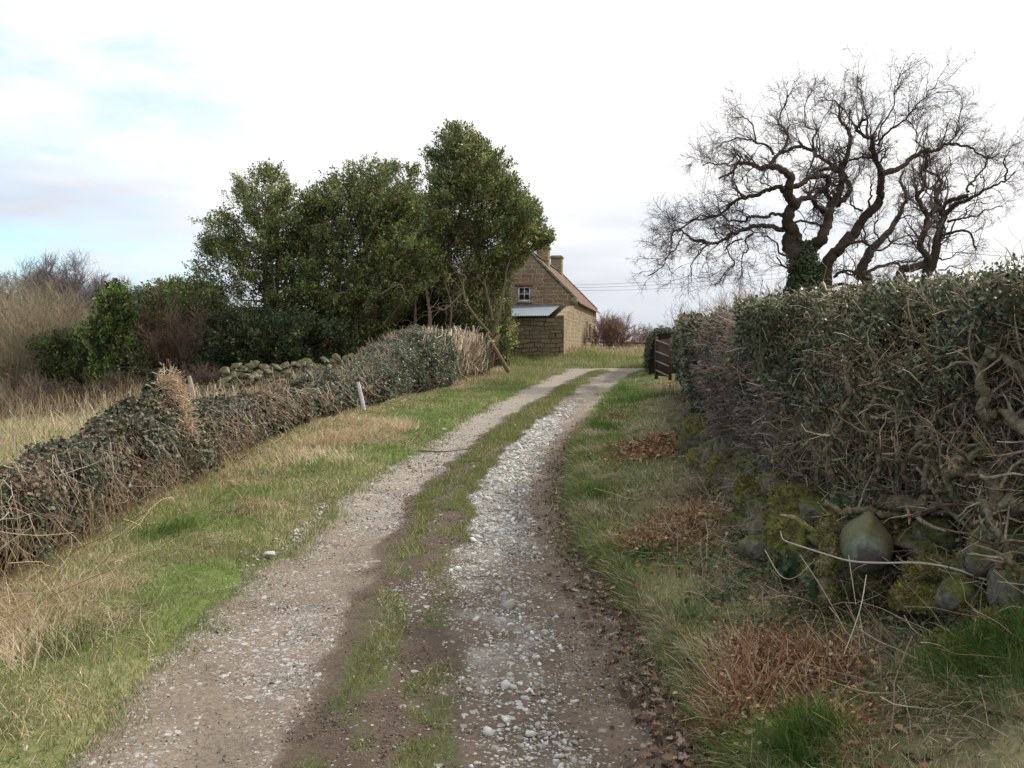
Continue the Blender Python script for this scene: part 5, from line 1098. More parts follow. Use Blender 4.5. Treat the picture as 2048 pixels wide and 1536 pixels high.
e2 = cr.color_ramp.elements.new(.19); e2.color = (.15, .16, .12, 1); e3 = cr.color_ramp.elements.new(.215); e3.color = (.12, .13, .08, 1); L(ad.outputs[0], cr.inputs[0])
n2 = nd(nt, 'ShaderNodeTexNoise', i_Scale=60.0, i_Detail=4.0); L(tc.outputs['Object'], n2.inputs['Vector']); mr = nd(nt, 'ShaderNodeMapRange'); mr.inputs[3].default_value = .6; mr.inputs[4].default_value = 1.4; L(n2.outputs[0], mr.inputs[0])
sc = nd(nt, 'ShaderNodeVectorMath', operation='SCALE'); L(cr.outputs[0], sc.inputs[0]); L(mr.outputs[0], sc.inputs['Scale'])
b = nd(nt, 'ShaderNodeBsdfPrincipled'); b.inputs['Roughness'].default_value = .85; L(sc.outputs[0], b.inputs['Base Color']); bp = nd(nt, 'ShaderNodeBump', i_Strength=.4, i_Distance=.01); L(n2.outputs[0], bp.inputs['Height']); L(bp.outputs[0], b.inputs['Normal'])
out = nd(nt, 'ShaderNodeOutputMaterial'); L(b.outputs[0], out.inputs[0])
na = 56; an = np.arange(na) * 2 * PI / na; outl = 1 + .30 * np.exp(-((np.abs(an - PI / 2)) / .28) ** 1.6) + .02 * np.cos(3 * an)
prof = [(0, -.125), (.35, -.12), (.62, -.10), (.82, -.065), (.95, -.015), (1.0, .04), (.97, .12), (.8, .18)]
V = [[0, -.125, 0]]
for r, d in prof[1:]:
    rr = .128 * r * (1 + (outl - 1) * min(1, r * 1.1))
    V += [[rr[i] * math.cos(an[i]), d, rr[i] * math.sin(an[i])] for i in range(na)]
V = np.array(V); V += (np.stack([fbm(V[:, 0] * 14, V[:, 2] * 14, V[:, 1] * 14, seed=s) for s in (1, 2, 3)], 1) - .5) * .022
Fq = [[1 + k * na + i, 1 + k * na + (i + 1) % na, 1 + (k + 1) * na + (i + 1) % na, 1 + (k + 1) * na + i] for k in range(len(prof) - 2) for i in range(na)]
a = Acc(); a.add(V, [np.array(Fq), np.array([[0, 1 + (i + 1) % na, 1 + i] for i in range(na)])], np.array((.2, .2, .15))); o = a.build('carved_stone', m, smooth=True)
o.location = [float(t) for t in P(1732, 1094, 4.62)]; o.rotation_euler = (0, .10, -.33); tag(o, 'round dressed stone with a pointed top and grey lichen face, lying in the hollow', 'stone')
a = Acc(); pq = [P(1659, 1205, 4.7), P(1652, 1150, 4.7), P(1660, 1100, 4.7), P(1648, 1060, 4.72), P(1655, 1030, 4.72)]; c, rr = one_tube(a, pq, [.042, .036, .040, .032, .022], (.15, .125, .065), 12, 9, .03)
n = 2600; ci = rng.integers(0, len(c), n); nn = nrm(rdir(n) * [1, 1, .25]); inst(a, np.array([[0, -.3, 0], [0, .3, 0], [1, 0, .1]]), [[[0, 1, 2]]], c[ci] + nn * (rr[ci] * .95)[:, None] + rng.normal(0, .008, (n, 3)) * [.2, .2, 1], nrm(nn + rng.normal(0, .5, (n, 3)) + [0, 0, -.3]), rdir(n), U(.008, .02, n) * (fbm(c[ci][:, 2] * 18, nn[:, 0] * 2, nn[:, 1] * 2, seed=5) > .42), pal([(.17, .17, .035), (.13, .13, .03), (.24, .20, .05)], n))
tag(a.build('rotten_post', M_bark), 'rotten moss covered upright post left of the round dressed stone', 'post')
a = Acc(); one_tube(a, [P(1588, 1035, 4.9), P(1615, 1050, 4.85), P(1640, 1085, 4.8), P(1650, 1110, 4.75)], [.014, .018, .02], (.17, .15, .05), 7, 6, .03); one_tube(a, [P(1560, 1030, 4.9), P(1588, 1035, 4.9)], [.006, .012], (.3, .24, .15), 6)
tag(a.build('mossy_branch', M_bark), 'short crooked mossy branch leaning on the rotten post', 'branch')
a = Acc(); c, _ = one_tube(a, [P(1561, 1062, 4.45), P(1568, 1080, 4.42), P(1600, 1092, 4.38), P(1650, 1108, 4.32), P(1700, 1122, 4.28), P(1760, 1126, 4.22), P(1840, 1126, 4.15), P(1910, 1138, 4.05), P(1976, 1160, 3.95), P(2020, 1155, 3.85), P(2080, 1145, 3.7)], [.0025, .004, .0045, .005, .006], (.36, .31, .25), 7, 5)
tag(a.build('bramble_cane', M_twig), 'long pale sagging cane stretched across the front of the round stone', 'cane')
a = Acc()
for pts in (((1815, 1120), (1850, 1160), (1890, 1210), (1935, 1255), (1890, 1290), (1830, 1262), (1808, 1230)), ((1733, 1150), (1720, 1220), (1688, 1308)), ((1530, 1100), (1560, 1150), (1590, 1155), (1630, 1120)), ((1865, 1350), (1820, 1378), (1740, 1385), (1640, 1355)), ((1850, 1355), (1780, 1355), (1700, 1375)),
            ((1900, 1000), (1905, 1080), (1900, 1160)), ((1860, 1030), (1890, 1090), (1910, 1130)), ((1600, 1110), (1640, 1170), (1680, 1240)), ((1690, 1050), (1700, 1130), (1712, 1210))):
    Yb = [3.9 + (1300 - py) / 230 * .8 for _, py in pts]; one_tube(a, [P(px, py, yb) for (px, py), yb in zip(pts, Yb)], [.0025, .002, .0013], pal([(.42, .33, .22), (.30, .22, .15)], 1)[0], 5, 5)
tag(a.build('bramble_stems', M_twig), 'thin looping dead bramble stems hanging over the mossy stones', 'brambles', kind='stuff')
a = Acc(); p = P(1900, 1330, 3.75)
n = 110; t = U(0, 1, n)
for (px, py, Y, n_) in ((1830, 1275, 4.1, 26), (1960, 1290, 3.9, 30), (1700, 1020, 4.95, 60), (1640, 1150, 4.9, 50), (1565, 1130, 5.3, 90)):
    c0 = P(px, py, Y); q = c0 + rng.normal(0, .05, (n_, 3)); inst(a, *IVY, q, nrm(rdir(n_) + [0, 0, -.4]), nrm(rng.normal(0, .5, (n_, 3)) + [-.3, -1, .3]), U(.02, .04, n_), pal([(.03, .05, .02), (.05, .075, .03)], n_))
tag(a.build('ivy_sprays', M_ivy), 'small dark ivy sprays among the mossy stones', 'ivy', kind='stuff')
# dead grass skirt on the slanting stone
# ------------------------------------------------------------------ rusty gate
rg = thing('rusty_gate', (3.85, 24.7, float(ground(3.85, 24.7))), 'rusty brown iron gate standing open at the far end of the right hedge', 'gate')
mr_ = attr_mat('rust', .9, 0, 18, .4, .3, 60, spec=.1)
def boxm(acc, c0, ax, ay, az, C):
    c0, ax, ay, az = map(lambda t: np.asarray(t, float), (c0, ax, ay, az)); V = [c0 + i * ax + j * ay + k * az for k in (0, 1) for j in (0, 1) for i in (0, 1)]
    acc.add(V, np.array([[0, 2, 3, 1], [4, 5, 7, 6], [0, 1, 5, 4], [2, 6, 7, 3], [0, 4, 6, 2], [1, 3, 7, 5]]), np.array(C))
g0 = P(1314, 758, 23.4); g1 = P(1344, 762, 22.2); dx = (g1 - g0) * np.array([1, 1, 0]); hx = nrm(dx); hn = np.cross(hx, [0, 0, 1]); Hh = (758 - 671) / F * 22.9
a = Acc(); RC = (.085, .045, .028)
for t in (0, .93):
    a = Acc(); boxm(a, g0 + dx * t, hx * .07, hn * .06, [0, 0, Hh * (1 if t == 0 else .95)], RC); a.build('frame_post', mr_, rg)
a = Acc()
boxm(a, g0 + dx * .02 + hn * .018 + [0, 0, .08], dx * .93, hn * .008, [0, 0, Hh - .16], (.07, .042, .03)); a.build('sheet_panel', mr_, rg)
for t in (.2, .42, .64, .9):
    a = Acc(); boxm(a, g0 + [0, 0, Hh * t] + hn * .030, dx * .97 + [0, 0, -.13], hn * .03, [0, 0, .03], (.27, .19, .14)); a.build('rail', mr_, rg)

# ------------------------------------------------------------------ cottage
def stonework(name, c1, c2, mortar, bw=.62, bh=.24, ms=.018, dark=1.0):
    m, nt = newmat(name); L = nt.links.new; tc = nd(nt, 'ShaderNodeTexCoord')
    nz = nd(nt, 'ShaderNodeTexNoise', i_Scale=1.6, i_Detail=3.0); L(tc.outputs['UV'], nz.inputs['Vector'])
    ad = nd(nt, 'ShaderNodeVectorMath', operation='MULTIPLY_ADD'); L(nz.outputs['Color'], ad.inputs[0]); ad.inputs[1].default_value = (.40, .30, 0); L(tc.outputs['UV'], ad.inputs[2])
    br = nd(nt, 'ShaderNodeTexBrick', offset=.42, squash=.7, squash_frequency=3); L(ad.outputs[0], br.inputs['Vector'])
    br.inputs['Scale'].default_value = 1; br.inputs['Brick Width'].default_value = bw; br.inputs['Row Height'].default_value = bh; br.inputs['Mortar Size'].default_value = ms; br.inputs['Mortar Smooth'].default_value = .3; br.inputs['Bias'].default_value = -.1
    br.inputs['Color1'].default_value = (*c1, 1); br.inputs['Color2'].default_value = (*c2, 1); br.inputs['Mortar'].default_value = (*mortar, 1)
    n2 = nd(nt, 'ShaderNodeTexNoise', i_Scale=9.0, i_Detail=6.0, i_Roughness=.7); L(tc.outputs['UV'], n2.inputs['Vector'])
    n3 = nd(nt, 'ShaderNodeTexNoise', i_Scale=.9, i_Detail=3.0); L(tc.outputs['UV'], n3.inputs['Vector'])
    mr = nd(nt, 'ShaderNodeMapRange'); mr.inputs[1].default_value = .25; mr.inputs[2].default_value = .75; mr.inputs[3].default_value = .6; mr.inputs[4].default_value = 1.4; L(n2.outputs[0], mr.inputs[0])
    sc = nd(nt, 'ShaderNodeVectorMath', operation='SCALE'); L(br.outputs['Color'], sc.inputs[0]); L(mr.outputs[0], sc.inputs['Scale'])
    mx = nd(nt, 'ShaderNodeMix', data_type='RGBA'); cr = nd(nt, 'ShaderNodeValToRGB'); cr.color_ramp.elements[0].position = .46; cr.color_ramp.elements[1].position = .64; cr.color_ramp.elements[1].color = (.6, .6, .6, 1); L(n3.outputs[0], cr.inputs[0])
    L(cr.outputs[0], mx.inputs[0]); L(sc.outputs[0], mx.inputs[6]); mx.inputs[7].default_value = (.16, .15, .10, 1)
    b = nd(nt, 'ShaderNodeBsdfPrincipled'); b.inputs['Roughness'].default_value = .95; b.inputs['Specular IOR Level'].default_value = .1; L(mx.outputs[2], b.inputs['Base Color'])
    h = nd(nt, 'ShaderNodeMath', operation='MULTIPLY_ADD'); L(n2.outputs[0], h.inputs[0]); h.inputs[1].default_value = .6
    iv = nd(nt, 'ShaderNodeMath', operation='SUBTRACT'); iv.inputs[0].default_value = 1; L(br.outputs['Fac'], iv.inputs[1]); L(iv.outputs[0], h.inputs[2])
    bp = nd(nt, 'ShaderNodeBump', i_Strength=.8, i_Distance=.04); L(h.outputs[0], bp.inputs['Height']); L(bp.outputs[0], b.inputs['Normal'])
    out = nd(nt, 'ShaderNodeOutputMaterial'); L(b.outputs[0], out.inputs[0]); return m
M_gable = stonework('coursed_sandstone', (.20, .105, .065), (.25, .19, .115), (.36, .31, .22), .54, .225, .020)
M_side = stonework('pale_rubble_stone', (.27, .20, .12), (.14, .11, .07), (.34, .28, .19), .40, .19, .022)
M_shed = stonework('dark_rubble_stone', (.16, .11, .07), (.23, .19, .12), (.05, .036, .026), .5, .2, .02)

def wall_quad(acc, p0, u, up, holes=(), w=1, h=1, uv=None): pass
def build_poly(name, polys, mat, parent, uvax):
    """polys: list of (verts) 3-D polygons; uv from two axes"""
    V = []; Fc = []; 
    for pl in polys:
        Fc.append(list(range(len(V), len(V) + len(pl)))); V += [tuple(map(float, q)) for q in pl]
    me = bpy.data.meshes.new(name); me.from_pydata(V, [], Fc); uvl = me.uv_layers.new(name='UVMap')
    for lp in me.loops:
        co = np.array(V[lp.vertex_index]); nrm_ = np.array(me.polygons[0].normal); uvl.data[lp.index].uv = (float(co @ uvax[0]), float(co @ uvax[1]))
    me.materials.append(mat); o = bpy.data.objects.new(name, me); COL.objects.link(o); o.parent = parent; o.matrix_parent_inverse = parent.matrix_basis.inverted(); return o
th = math.radians(9.6); ax = np.array([math.sin(th), math.cos(th), 0]); gx = np.array([-math.cos(th), math.sin(th), 0]); up = np.array([0, 0, 1.])
C0 = np.array([3.2, 50, 0]); Zg = 1.35; ZE = 4.37; ZR = 6.75; Wd = 4.7; LN = 14.2
def H(s, t, z): return C0 + gx * s + ax * t + up * z      # s: leftwards along the gable, t: back along the house
cot = thing('stone_cottage', H(Wd / 2, LN / 2, Zg), 'brown sandstone cottage with red pantile roof and two chimneys beyond the lane', 'house')
def grid_wall(o0, u, us_, zs_, holes, dep_dir, dep):
    """rectangular wall cut into cells, leaving real openings with reveals"""
    out = []
    for i in range(len(us_) - 1):
        for j in range(len(zs_) - 1):
            if (i, j) in holes:
                a0, a1, b0, b1 = us_[i], us_[i + 1], zs_[j], zs_[j + 1]; q = [o0 + u * a0 + up * b0, o0 + u * a1 + up * b0, o0 + u * a1 + up * b1, o0 + u * a0 + up * b1]
                for k in range(4): out.append([q[k], q[(k + 1) % 4], q[(k + 1) % 4] + dep_dir * dep, q[k] + dep_dir * dep])
                continue
            out.append([o0 + u * us_[i] + up * zs_[j], o0 + u * us_[i + 1] + up * zs_[j], o0 + u * us_[i + 1] + up * zs_[j + 1], o0 + u * us_[i] + up * zs_[j + 1]])
    return out
# near gable: window spans s 2.31..2.93, z 4.28..5.01 ; slope z = ZE + s*(ZR-ZE)/(Wd/2)
sl = (ZR - ZE) / (Wd / 2); s0, s1, z0, z1 = 2.28, 2.94, 4.27, 5.02
pol = grid_wall(H(0, 0, 0), gx, [0, s0, s1, Wd], [Zg - 1, z0], set(), ax, .2)
pol += [[H(0, 0, z0), H(s0, 0, z0), H(s0, 0, z1), H((z1 - ZE) / sl, 0, z1), H(0, 0, ZE)], [H(s1, 0, z0), H(Wd, 0, z0), H(Wd, 0, ZE), H(Wd - (z1 - ZE) / sl, 0, z1), H(s1, 0, z1)],
        [H((z1 - ZE) / sl, 0, z1), H(s0, 0, z1), H(s1, 0, z1), H(Wd - (z1 - ZE) / sl, 0, z1), H(Wd / 2, 0, ZR)],
        [H(s0, 0, z0), H(s1, 0, z0), H(s1, .2, z0), H(s0, .2, z0)], [H(s0, 0, z1), H(s1, 0, z1), H(s1, .2, z1), H(s0, .2, z1)], [H(s0, 0, z0), H(s0, 0, z1), H(s0, .2, z1), H(s0, .2, z0)], [H(s1, 0, z0), H(s1, 0, z1), H(s1, .2, z1), H(s1, .2, z0)]]
build_poly('gable_wall', pol, M_gable, cot, (gx, up))
build_poly('gable_wall', [[H(0, LN, Zg - 1), H(Wd, LN, Zg - 1), H(Wd, LN, ZE), H(Wd / 2, LN, ZR), H(0, LN, ZE)]], M_gable, cot, (gx, up))
wz = [(8.9, 9.9, 2.30, 3.35), (12.3, 13.1, 2.45, 3.3)]
us_ = [0.003, wz[0][0], wz[0][1], wz[1][0], wz[1][1], LN]; pol = grid_wall(H(0, 0, 0), ax, us_, [Zg - 1, 2.3, 3.35, ZE], {(1, 1), (3, 1)}, gx, .22)
build_poly('side_wall', pol, M_side, cot, (ax, up)); build_poly('side_wall', [[H(Wd, 0.003, Zg - 1), H(Wd, LN, Zg - 1), H(Wd, LN, ZE), H(Wd, 0.003, ZE)]], M_side, cot, (ax, up))
M_glass, nt = newmat('window_glass'); b = nd(nt, 'ShaderNodeBsdfPrincipled'); b.inputs['Base Color'].default_value = (.012, .014, .018, 1); b.inputs['Roughness'].default_value = .08; out = nd(nt, 'ShaderNodeOutputMaterial'); nt.links.new(b.outputs[0], out.inputs[0])
def bar(acc, o0, a_, b_, c_, C): boxm(acc, o0, a_, b_, c_, C)
WH = (.74, .74, .70)
def window(o0, u, w, h, inn, label=None):
    a = Acc(); t = .055; d = inn * .06
    bar(a, o0, u * w, d, up * t, WH); bar(a, o0 + up * (h - t), u * w, d, up * t, WH); bar(a, o0 + up * t, u * t, d, up * (h - 2 * t), WH); bar(a, o0 + u * (w - t) + up * t, u * t, d, up * (h - 2 * t), WH)
    bar(a, o0 + u * (w / 2 - .014) + up * t + inn * .008, u * .028, inn * .04, up * (h - 2 * t), WH); bar(a, o0 + u * t + up * (h / 2 - .014) + inn * .011, u * (w - 2 * t), inn * .034, up * .028, WH)
    f = a.build('window', M_paint, cot)
    a = Acc(); q = o0 + u * .03 + up * .03 + inn * .03; boxm(a, q, u * (w - .06), inn * .012, up * (h - .06), (.02, .02, .02)); g = a.build('pane', M_glass, None); g.parent = f; g.matrix_parent_inverse = f.matrix_world.inverted() ; g.parent = f; g.matrix_parent_inverse.identity(); g.matrix_basis.identity()
    g.matrix_parent_inverse = cot.matrix_basis.inverted() @ cot.matrix_basis; return f
window(H(s0 + .012, .05, z0 + .01), gx, s1 - s0 - .024, z1 - z0 - .02, ax)
window(H(.12, wz[0][0] + .01, 2.31), ax, .98, 1.03, gx); window(H(.12, wz[1][0] + .01, 2.31), ax, .78, 1.03, gx)
a = Acc(); boxm(a, H(s0 - .15, -.012, z1 + .002), gx * (s1 - s0 + .3), ax * .03, up * .17, (.16, .085, .055)); a.build('lintel', M_stone, cot)
a = Acc(); boxm(a, H(s0 - .08, -.05, z0 - .10), gx * (s1 - s0 + .16), ax * .08, up * .098, (.24, .20, .14)); a.build('sill', M_stone, cot)
# pantile roof: two rolled sheets
def pantiles(sgn):
    a = Acc(); ts = np.arange(.28, LN + .02, .045); dn = np.linspace(-.12, 1, 30); T, D_ = np.meshgrid(ts, dn, indexing='ij')
    s = Wd / 2 - sgn * (Wd / 2) * (1 - D_) ; s = np.where(sgn > 0, Wd / 2 * D_, Wd - Wd / 2 * D_); z = ZE + (ZR - ZE) * D_
    course = (D_ * 13) % 1
    wv = .035 * np.sin(T * 2 * PI / .23) + .025 * (1 - course)
    pts = C0 + gx * s[..., None] + ax * T[..., None] + up * (z + .06 + wv)[..., None]
    n1_, n2_ = T.shape; q = (np.arange(n1_ - 1)[:, None] * n2_ + np.arange(n2_ - 1)[None]).ravel()
    c = np.array((.125, .066, .047)) * (1 + (vnoise(np.floor(T / .23), np.floor(D_ * 13), seed=150)[..., None] - .5) * .7)
    c = c * (1 - .5 * sst(.55, .75, fbm(T, D_ * 5, seed=151)))[..., None] + np.array((.10, .10, .06)) * (.5 * sst(.55, .75, fbm(T, D_ * 5, seed=151)))[..., None]
    a.add(pts.reshape(-1, 3), np.stack([q, q + 1, q + n2_ + 1, q + n2_], 1), c.reshape(-1, 3)); return a
for sgn in (1, -1): pantiles(sgn).build('roof', M_stone, cot, smooth=True)
def coping(t0):
    a = Acc()
    for sd in (1, -1):
        e = H(0 if sd > 0 else Wd, t0, ZE); r = H(Wd / 2, t0, ZR); d_ = (r - e); n_ = nrm(np.cross(d_, ax) * sd); n_ = n_ if n_[2] > 0 else -n_
        k = 9
        for i in range(k): boxm(a, e + d_ * (i / k) + n_ * (.02 + .004 * (i % 2)), d_ / k * .975, ax * .30, n_ * .13, pal([(.23, .20, .14), (.18, .155, .11)], 1)[0])
    return a
coping(-.04).build('gable_coping', M_wallstone, cot); coping(LN - .24).build('gable_coping', M_wallstone, cot)
a = Acc(); boxm(a, H(-.16, -.05, ZE - .32), gx * .34, ax * .34, up * .40, (.22, .19, .13)); a.build('kneeler', M_wallstone, cot)
a = Acc()
for i in range(24): t = .35 + i * .57; boxm(a, H(-.09, t, ZE - .10 + .01 * math.sin(i * 3)), ax * .52, gx * .08, up * .07, (.09, .08, .07))
a.build('gutter', M_paint, cot)
a = Acc(); boxm(a, H(Wd / 2 - .12, .25, ZR + .08), gx * .24, ax * (LN - .5), up * .07, (.12, .07, .05)); a.build('ridge', M_stone, cot)
for t, zt in ((5.5, 7.52), (11.9, 7.6)):
    c = H(Wd / 2, t, 0); a = Acc(); w = .70
    ww = [c + gx * (-w / 2) - ax * w / 2, c + gx * (w / 2) - ax * w / 2, c + gx * (w / 2) + ax * w / 2, c + gx * (-w / 2) + ax * w / 2]
    pol = [[ww[k] + up * (ZR - .7), ww[(k + 1) % 4] + up * (ZR - .7), ww[(k + 1) % 4] + up * zt, ww[k] + up * zt] for k in range(4)]
    ch = build_poly('chimney', pol, M_side, cot, (gx + ax, up))
    a = Acc(); boxm(a, c + gx * (-w / 2 - .06) - ax * (w / 2 + .06) + up * zt, gx * (w + .12), ax * (w + .12), up * .13, (.20, .18, .13)); boxm(a, c + gx * (-w / 2 + .03) - ax * (w / 2 - .03) + up * (zt + .13), gx * (w - .06), ax * (w - .06), up * .05, (.14, .13, .09))
    cp = a.build('chimney_cap', M_wallstone, ch); cp.matrix_parent_inverse.identity()
# lean-to shed on the gable with a tin roof
SF = -4.6; s_r = .0
zw0, zw1 = 3.34, 4.02
pol = [[H(s_r, SF, Zg - 1), H(5.2, SF, Zg - 1), H(5.2, SF, zw0 - .12), H(s_r + .42, SF, zw0 - .12), H(s_r + .42, SF, zw0), H(s_r, SF, zw0)]]
build_poly('lean_to_front', pol, M_shed, cot, (gx, up))
build_poly('lean_to_side', [[H(s_r, SF + .003, Zg - 1), H(s_r, -.003, Zg - 1), H(s_r, -.003, zw1), H(s_r, SF + .003, zw0)], [H(s_r, SF, zw0 + .002), H(s_r, -.003, zw1 + .002), H(s_r + .36, -.003, zw1 + .002), H(s_r + .36, SF, zw0 + .002)], [H(s_r + .36, SF + .003, zw0 - .4), H(s_r + .36, -.003, zw1 - .4), H(s_r + .36, -.003, zw1), H(s_r + .36, SF + .003, zw0)]], M_side, cot, (ax, up))
a = Acc(); ss = np.arange(.70, 5.4, .02); tt = np.linspace(SF - .22, -.005, 3); S2, T2 = np.meshgrid(ss, tt, indexing='ij')
zz = zw0 + .02 + (T2 - SF) / -SF * (zw1 - zw0) + .022 * np.sin(S2 * 2 * PI / .10); pts = C0 + gx * S2[..., None] + ax * T2[..., None] + up * zz[..., None]
n1_, n2_ = S2.shape; q = (np.arange(n1_ - 1)[:, None] * n2_ + np.arange(n2_ - 1)[None]).ravel(); tc_ = np.array((.12, .15, .18)) * (1 - .35 * (vnoise(np.floor(S2 / .7), 0, seed=7)[..., None]))
a.add(pts.reshape(-1, 3), np.stack([q, q + 1, q + n2_ + 1, q + n2_], 1), tc_.reshape(-1, 3)); mt = attr_mat('galvanised_tin', .6, 0, 6, .15, spec=.5); a.build('tin_roof', mt, cot, smooth=True)

# red roofed outbuilding and a parked red car glimpsed behind the evergreens
ob = thing('outbuilding', (-6, 58, float(ground(-6, 58))), 'outbuilding with red tiled roof glimpsed through the evergreen trunks', 'outbuilding')
def Q(x, y, z): return np.array([x, y, z], float)
build_poly('wall', [[Q(-9, 56, .5), Q(-2.4, 56, .5), Q(-2.4, 56, 4.1), Q(-9, 56, 4.1)], [Q(-2.4, 56, .5), Q(-2.4, 61, .5), Q(-2.4, 61, 4.1), Q(-2.4, 58.5, 6.2), Q(-2.4, 56, 4.1)], [Q(-9, 56, .5), Q(-9, 61, .5), Q(-9, 61, 4.1), Q(-9, 58.5, 6.2), Q(-9, 56, 4.1)]], M_gable, ob, (np.array([1., .3, 0]), up))
a = Acc()
for y0, y1 in ((55.7, 58.5), (61.3, 58.5)):
    xs_ = np.arange(-9.2, -2.2, .046); k = np.linspace(0, 1, 5); XX, KK = np.meshgrid(xs_, k, indexing='ij'); a.add(np.stack([XX, y0 + (y1 - y0) * KK, 3.95 + 2.35 * KK + .03 * np.sin(XX * 2 * PI / .23)], -1).reshape(-1, 3), np.stack([(q := (np.arange(len(xs_) - 1)[:, None] * 5 + np.arange(4)[None]).ravel()), q + 1, q + 6, q + 5], 1), np.array((.40, .13, .07)))
a.build('roof', M_stone, ob, smooth=True)
car = thing('parked_car', (-9.6, 48.5, float(ground(-9.6, 48.5))), 'small red car just visible through the gap under the evergreens', 'car')
cz = CAMZ + (705 - 715) / F * 48.5
def extr(name, prof2, y0, y1, mat, C, parent, bev=.0):
    a = Acc(); n = len(prof2); V = [(-11.2 + x, y0, cz + z) for x, z in prof2] + [(-11.2 + x, y1, cz + z) for x, z in prof2]
    a.add(V, [np.array([[i, (i + 1) % n, (i + 1) % n + n, i + n] for i in range(n)]), np.array([list(range(n))]), np.array([list(range(n, 2 * n))])], np.array(C)); return a.build(name, mat, parent)
mc = attr_mat('car_paint', .25, 0, spec=.6)
extr('body', [(0, .25), (0, .62), (.12, .78), (.95, .88), (2.9, .90), (3.55, .86), (3.62, .6), (3.62, .25)], 47.8, 49.4, mc, (.45, .03, .025), car)
extr('cabin', [(.85, .88), (1.45, 1.36), (2.75, 1.40), (3.4, .89)], 47.92, 49.28, M_glass, (.3, .33, .36), car)
extr('roof', [(1.42, 1.362), (1.5, 1.43), (2.7, 1.46), (2.8, 1.402)], 47.9, 49.3, mc, (.45, .03, .025), car)
for wx in (.7, 2.9):
    for wy in (47.78, 49.22):
        a = Acc(); an_ = np.arange(20) * 2 * PI / 20; V = [(-11.2 + wx + .3 * math.cos(t), wy + d, cz + .3 + .3 * math.sin(t)) for d in (0, .2) for t in an_]
        a.add(V, [np.array([[i, (i + 1) % 20, (i + 1) % 20 + 20, i + 20] for i in range(20)]), np.array([list(range(20))]), np.array([list(range(20, 40))])], np.array((.02, .02, .02))); a.build('wheel', M_paint, car)

# low boundary wall beyond the bank, far trees
a = Acc(); i = 0
for row in range(4):
    x = 4.95
    while x < 10.5:
        w = U(.22, .5); h = .19; v, f = ICO1; d = vnoise(v[:, 0] * 2 + i, v[:, 1] * 2, v[:, 2] * 2, seed=i) - .5; ww = v * (1 + .3 * d[:, None]); ww = np.sign(ww) * np.abs(ww) ** .6 * [w / 2, .2, h / 2 * 1.02]
        a.add(ww + [x + w / 2, 60.5 + .02 * row, 1.56 + .10 + row * h], f, pal([(.15, .12, .085), (.10, .085, .06), (.19, .165, .12)], 1)[0]); x += w * 1.0; i += 1
tag(a.build('boundary_wall', M_stone, smooth=True), 'low coursed stone field wall on the skyline right of the cottage', 'wall')

# overhead wires
def wire(p, q, sag, label, r=.012):
    a = Acc(); t = np.linspace(0, 1, 24); pts = p[None] * (1 - t[:, None]) + q[None] * t[:, None]; pts[:, 2] -= sag * 4 * t * (1 - t); tubes(a, pts[None], np.full((1, 24), r), np.array([[.05, .05, .055]]), 4)
    tag(a.build('overhead_wire', M_twig), label, 'wire', 'overhead wires')
wire(P(1146, 570, 62), P(1640, 528, 62), .25, 'topmost of the three thin wires right of the cottage roof', .010); wire(P(1148, 575, 62), P(1640, 534, 62), .3, 'middle of the three thin wires right of the cottage roof', .010); wire(P(1158, 581, 62), P(1640, 545, 62), .3, 'lowest of the three thin wires right of the cottage roof', .010)
wire(P(1860, 494, 62), P(2300, 508, 60), .2, 'upper of the two wires leaving the photo on the right', .010); wire(P(1860, 501, 62), P(2300, 526, 60), .1, 'lower thicker wire leaving the photo on the right', .018)

# ------------------------------------------------------------------ light, sky, camera
SUN_EL, SUN_AZ = math.radians(38), math.radians(62)       # azimuth measured clockwise from the view direction (+Y) to the right
sd = bpy.data.lights.new('sun', 'SUN'); sd.energy = 3.3; sd.angle = math.radians(4); sd.color = (1, .955, .88)
so_ = bpy.data.objects.new('sun', sd); COL.objects.link(so_)
dv = np.array([math.sin(SUN_AZ) * math.cos(SUN_EL), math.cos(SUN_AZ) * math.cos(SUN_EL), math.sin(SUN_EL)])
from mathutils import Vector
so_.rotation_euler = Vector(dv).to_track_quat('Z', 'Y').to_euler()

w = bpy.data.worlds.new('World'); scene.world = w; w.use_nodes = True; nt = w.node_tree; nt.nodes.clear(); L = nt.links.new
sk = nd(nt, 'ShaderNodeTexSky', sky_type='NISHITA', sun_disc=False, sun_elevation=SUN_EL, sun_rotation=SUN_AZ, altitude=100.0, air_density=1.0, dust_density=.6)
sks = nd(nt, 'ShaderNodeVectorMath', operation='SCALE'); L(sk.outputs[0], sks.inputs[0]); sks.inputs['Scale'].default_value = 1.7; sktint = nd(nt, 'ShaderNodeVectorMath', operation='MULTIPLY'); L(sks.outputs[0], sktint.inputs[0]); sktint.inputs[1].default_value = (.80, .98, 1.10)
tc = nd(nt, 'ShaderNodeTexCoord'); sx = nd(nt, 'ShaderNodeSeparateXYZ'); L(tc.outputs['Generated'], sx.inputs[0])
mp = nd(nt, 'ShaderNodeMapping'); mp.inputs['Scale'].default_value = (2.2, 2.2, 6.0); mp.inputs['Location'].default_value = (3.1, .4, 1.7); L(tc.outputs['Generated'], mp.inputs['Vector'])
n1 = nd(nt, 'ShaderNodeTexNoise', i_Scale=1.5, i_Detail=6.0, i_Roughness=.55); L(mp.outputs[0], n1.inputs['Vector'])
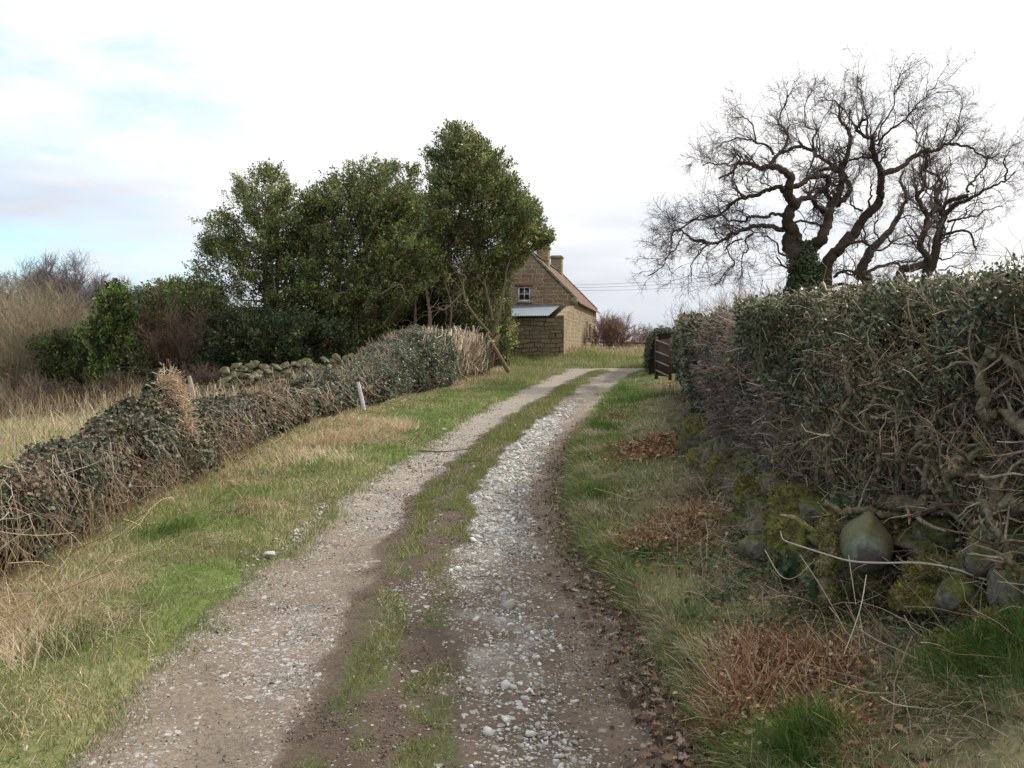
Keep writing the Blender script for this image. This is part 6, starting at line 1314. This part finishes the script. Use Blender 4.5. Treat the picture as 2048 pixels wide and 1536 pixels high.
# cloud cover: thinner towards the left
cv = nd(nt, 'ShaderNodeMath', operation='MULTIPLY_ADD'); L(sx.outputs[0], cv.inputs[0]); cv.inputs[1].default_value = 1.0; L(n1.outputs[0], cv.inputs[2])
c1 = nd(nt, 'ShaderNodeValToRGB'); c1.color_ramp.elements[0].position = .0; c1.color_ramp.elements[1].position = .21; c1.color_ramp.elements[0].color = (.25, .25, .25, 1); L(cv.outputs[0], c1.inputs[0])
# cloud brightness: greyer in low bands
mp2 = nd(nt, 'ShaderNodeMapping'); mp2.inputs['Scale'].default_value = (1.4, 1.4, 7.0); mp2.inputs['Location'].default_value = (.2, 4.4, .3); L(tc.outputs['Generated'], mp2.inputs['Vector'])
n2 = nd(nt, 'ShaderNodeTexNoise', i_Scale=1.9, i_Detail=5.0, i_Roughness=.5); L(mp2.outputs[0], n2.inputs['Vector'])
el = nd(nt, 'ShaderNodeMapRange'); el.inputs[1].default_value = .02; el.inputs[2].default_value = .26; el.inputs[3].default_value = -.10; el.inputs[4].default_value = .34; L(sx.outputs[2], el.inputs[0])
s2 = nd(nt, 'ShaderNodeMath', operation='ADD'); L(n2.outputs[0], s2.inputs[0]); L(el.outputs[0], s2.inputs[1])
s3 = nd(nt, 'ShaderNodeMath', operation='MULTIPLY_ADD'); L(sx.outputs[0], s3.inputs[0]); s3.inputs[1].default_value = .24; L(s2.outputs[0], s3.inputs[2])
c2 = nd(nt, 'ShaderNodeValToRGB'); e = c2.color_ramp.elements; e[0].position = .30; e[0].color = (.56, .59, .66, 1); e[1].position = .70; e[1].color = (1.0, 1.0, 1.0, 1); em = e.new(.54); em.color = (.80, .83, .88, 1); L(s3.outputs[0], c2.inputs[0])
cb = nd(nt, 'ShaderNodeVectorMath', operation='SCALE'); L(c2.outputs[0], cb.inputs[0]); zb_ = nd(nt, 'ShaderNodeMapRange'); zb_.inputs[1].default_value = .18; zb_.inputs[2].default_value = .9; zb_.inputs[3].default_value = 8.3; zb_.inputs[4].default_value = 15.0; L(sx.outputs[2], zb_.inputs[0]); L(zb_.outputs[0], cb.inputs['Scale'])
mx = nd(nt, 'ShaderNodeMix', data_type='RGBA'); L(c1.outputs[0], mx.inputs[0]); L(sktint.outputs[0], mx.inputs[6]); L(cb.outputs[0], mx.inputs[7])
bg = nd(nt, 'ShaderNodeBackground'); bg.inputs['Strength'].default_value = .10; L(mx.outputs[2], bg.inputs['Color'])
out = nd(nt, 'ShaderNodeOutputWorld'); L(bg.outputs[0], out.inputs[0])

cd = bpy.data.cameras.new('camera'); cd.sensor_width = 36; cd.lens = 36 * F / 2048; cd.clip_end = 3000; cd.clip_start = .05
cam = bpy.data.objects.new('camera', cd); COL.objects.link(cam); cam.location = (0, 0, CAMZ); cam.rotation_euler = (PI / 2 - PITCH, 0, 0); scene.camera = cam
scene.view_settings.view_transform = 'Standard'; scene.view_settings.look = 'None'; scene.view_settings.exposure = 0.42; scene.view_settings.gamma = 1
scene.render.engine = 'CYCLES'; scene.cycles.max_bounces = 5; scene.cycles.diffuse_bounces = 3; scene.cycles.glossy_bounces = 2; scene.cycles.transmission_bounces = 3
scene.cycles.use_denoising = True
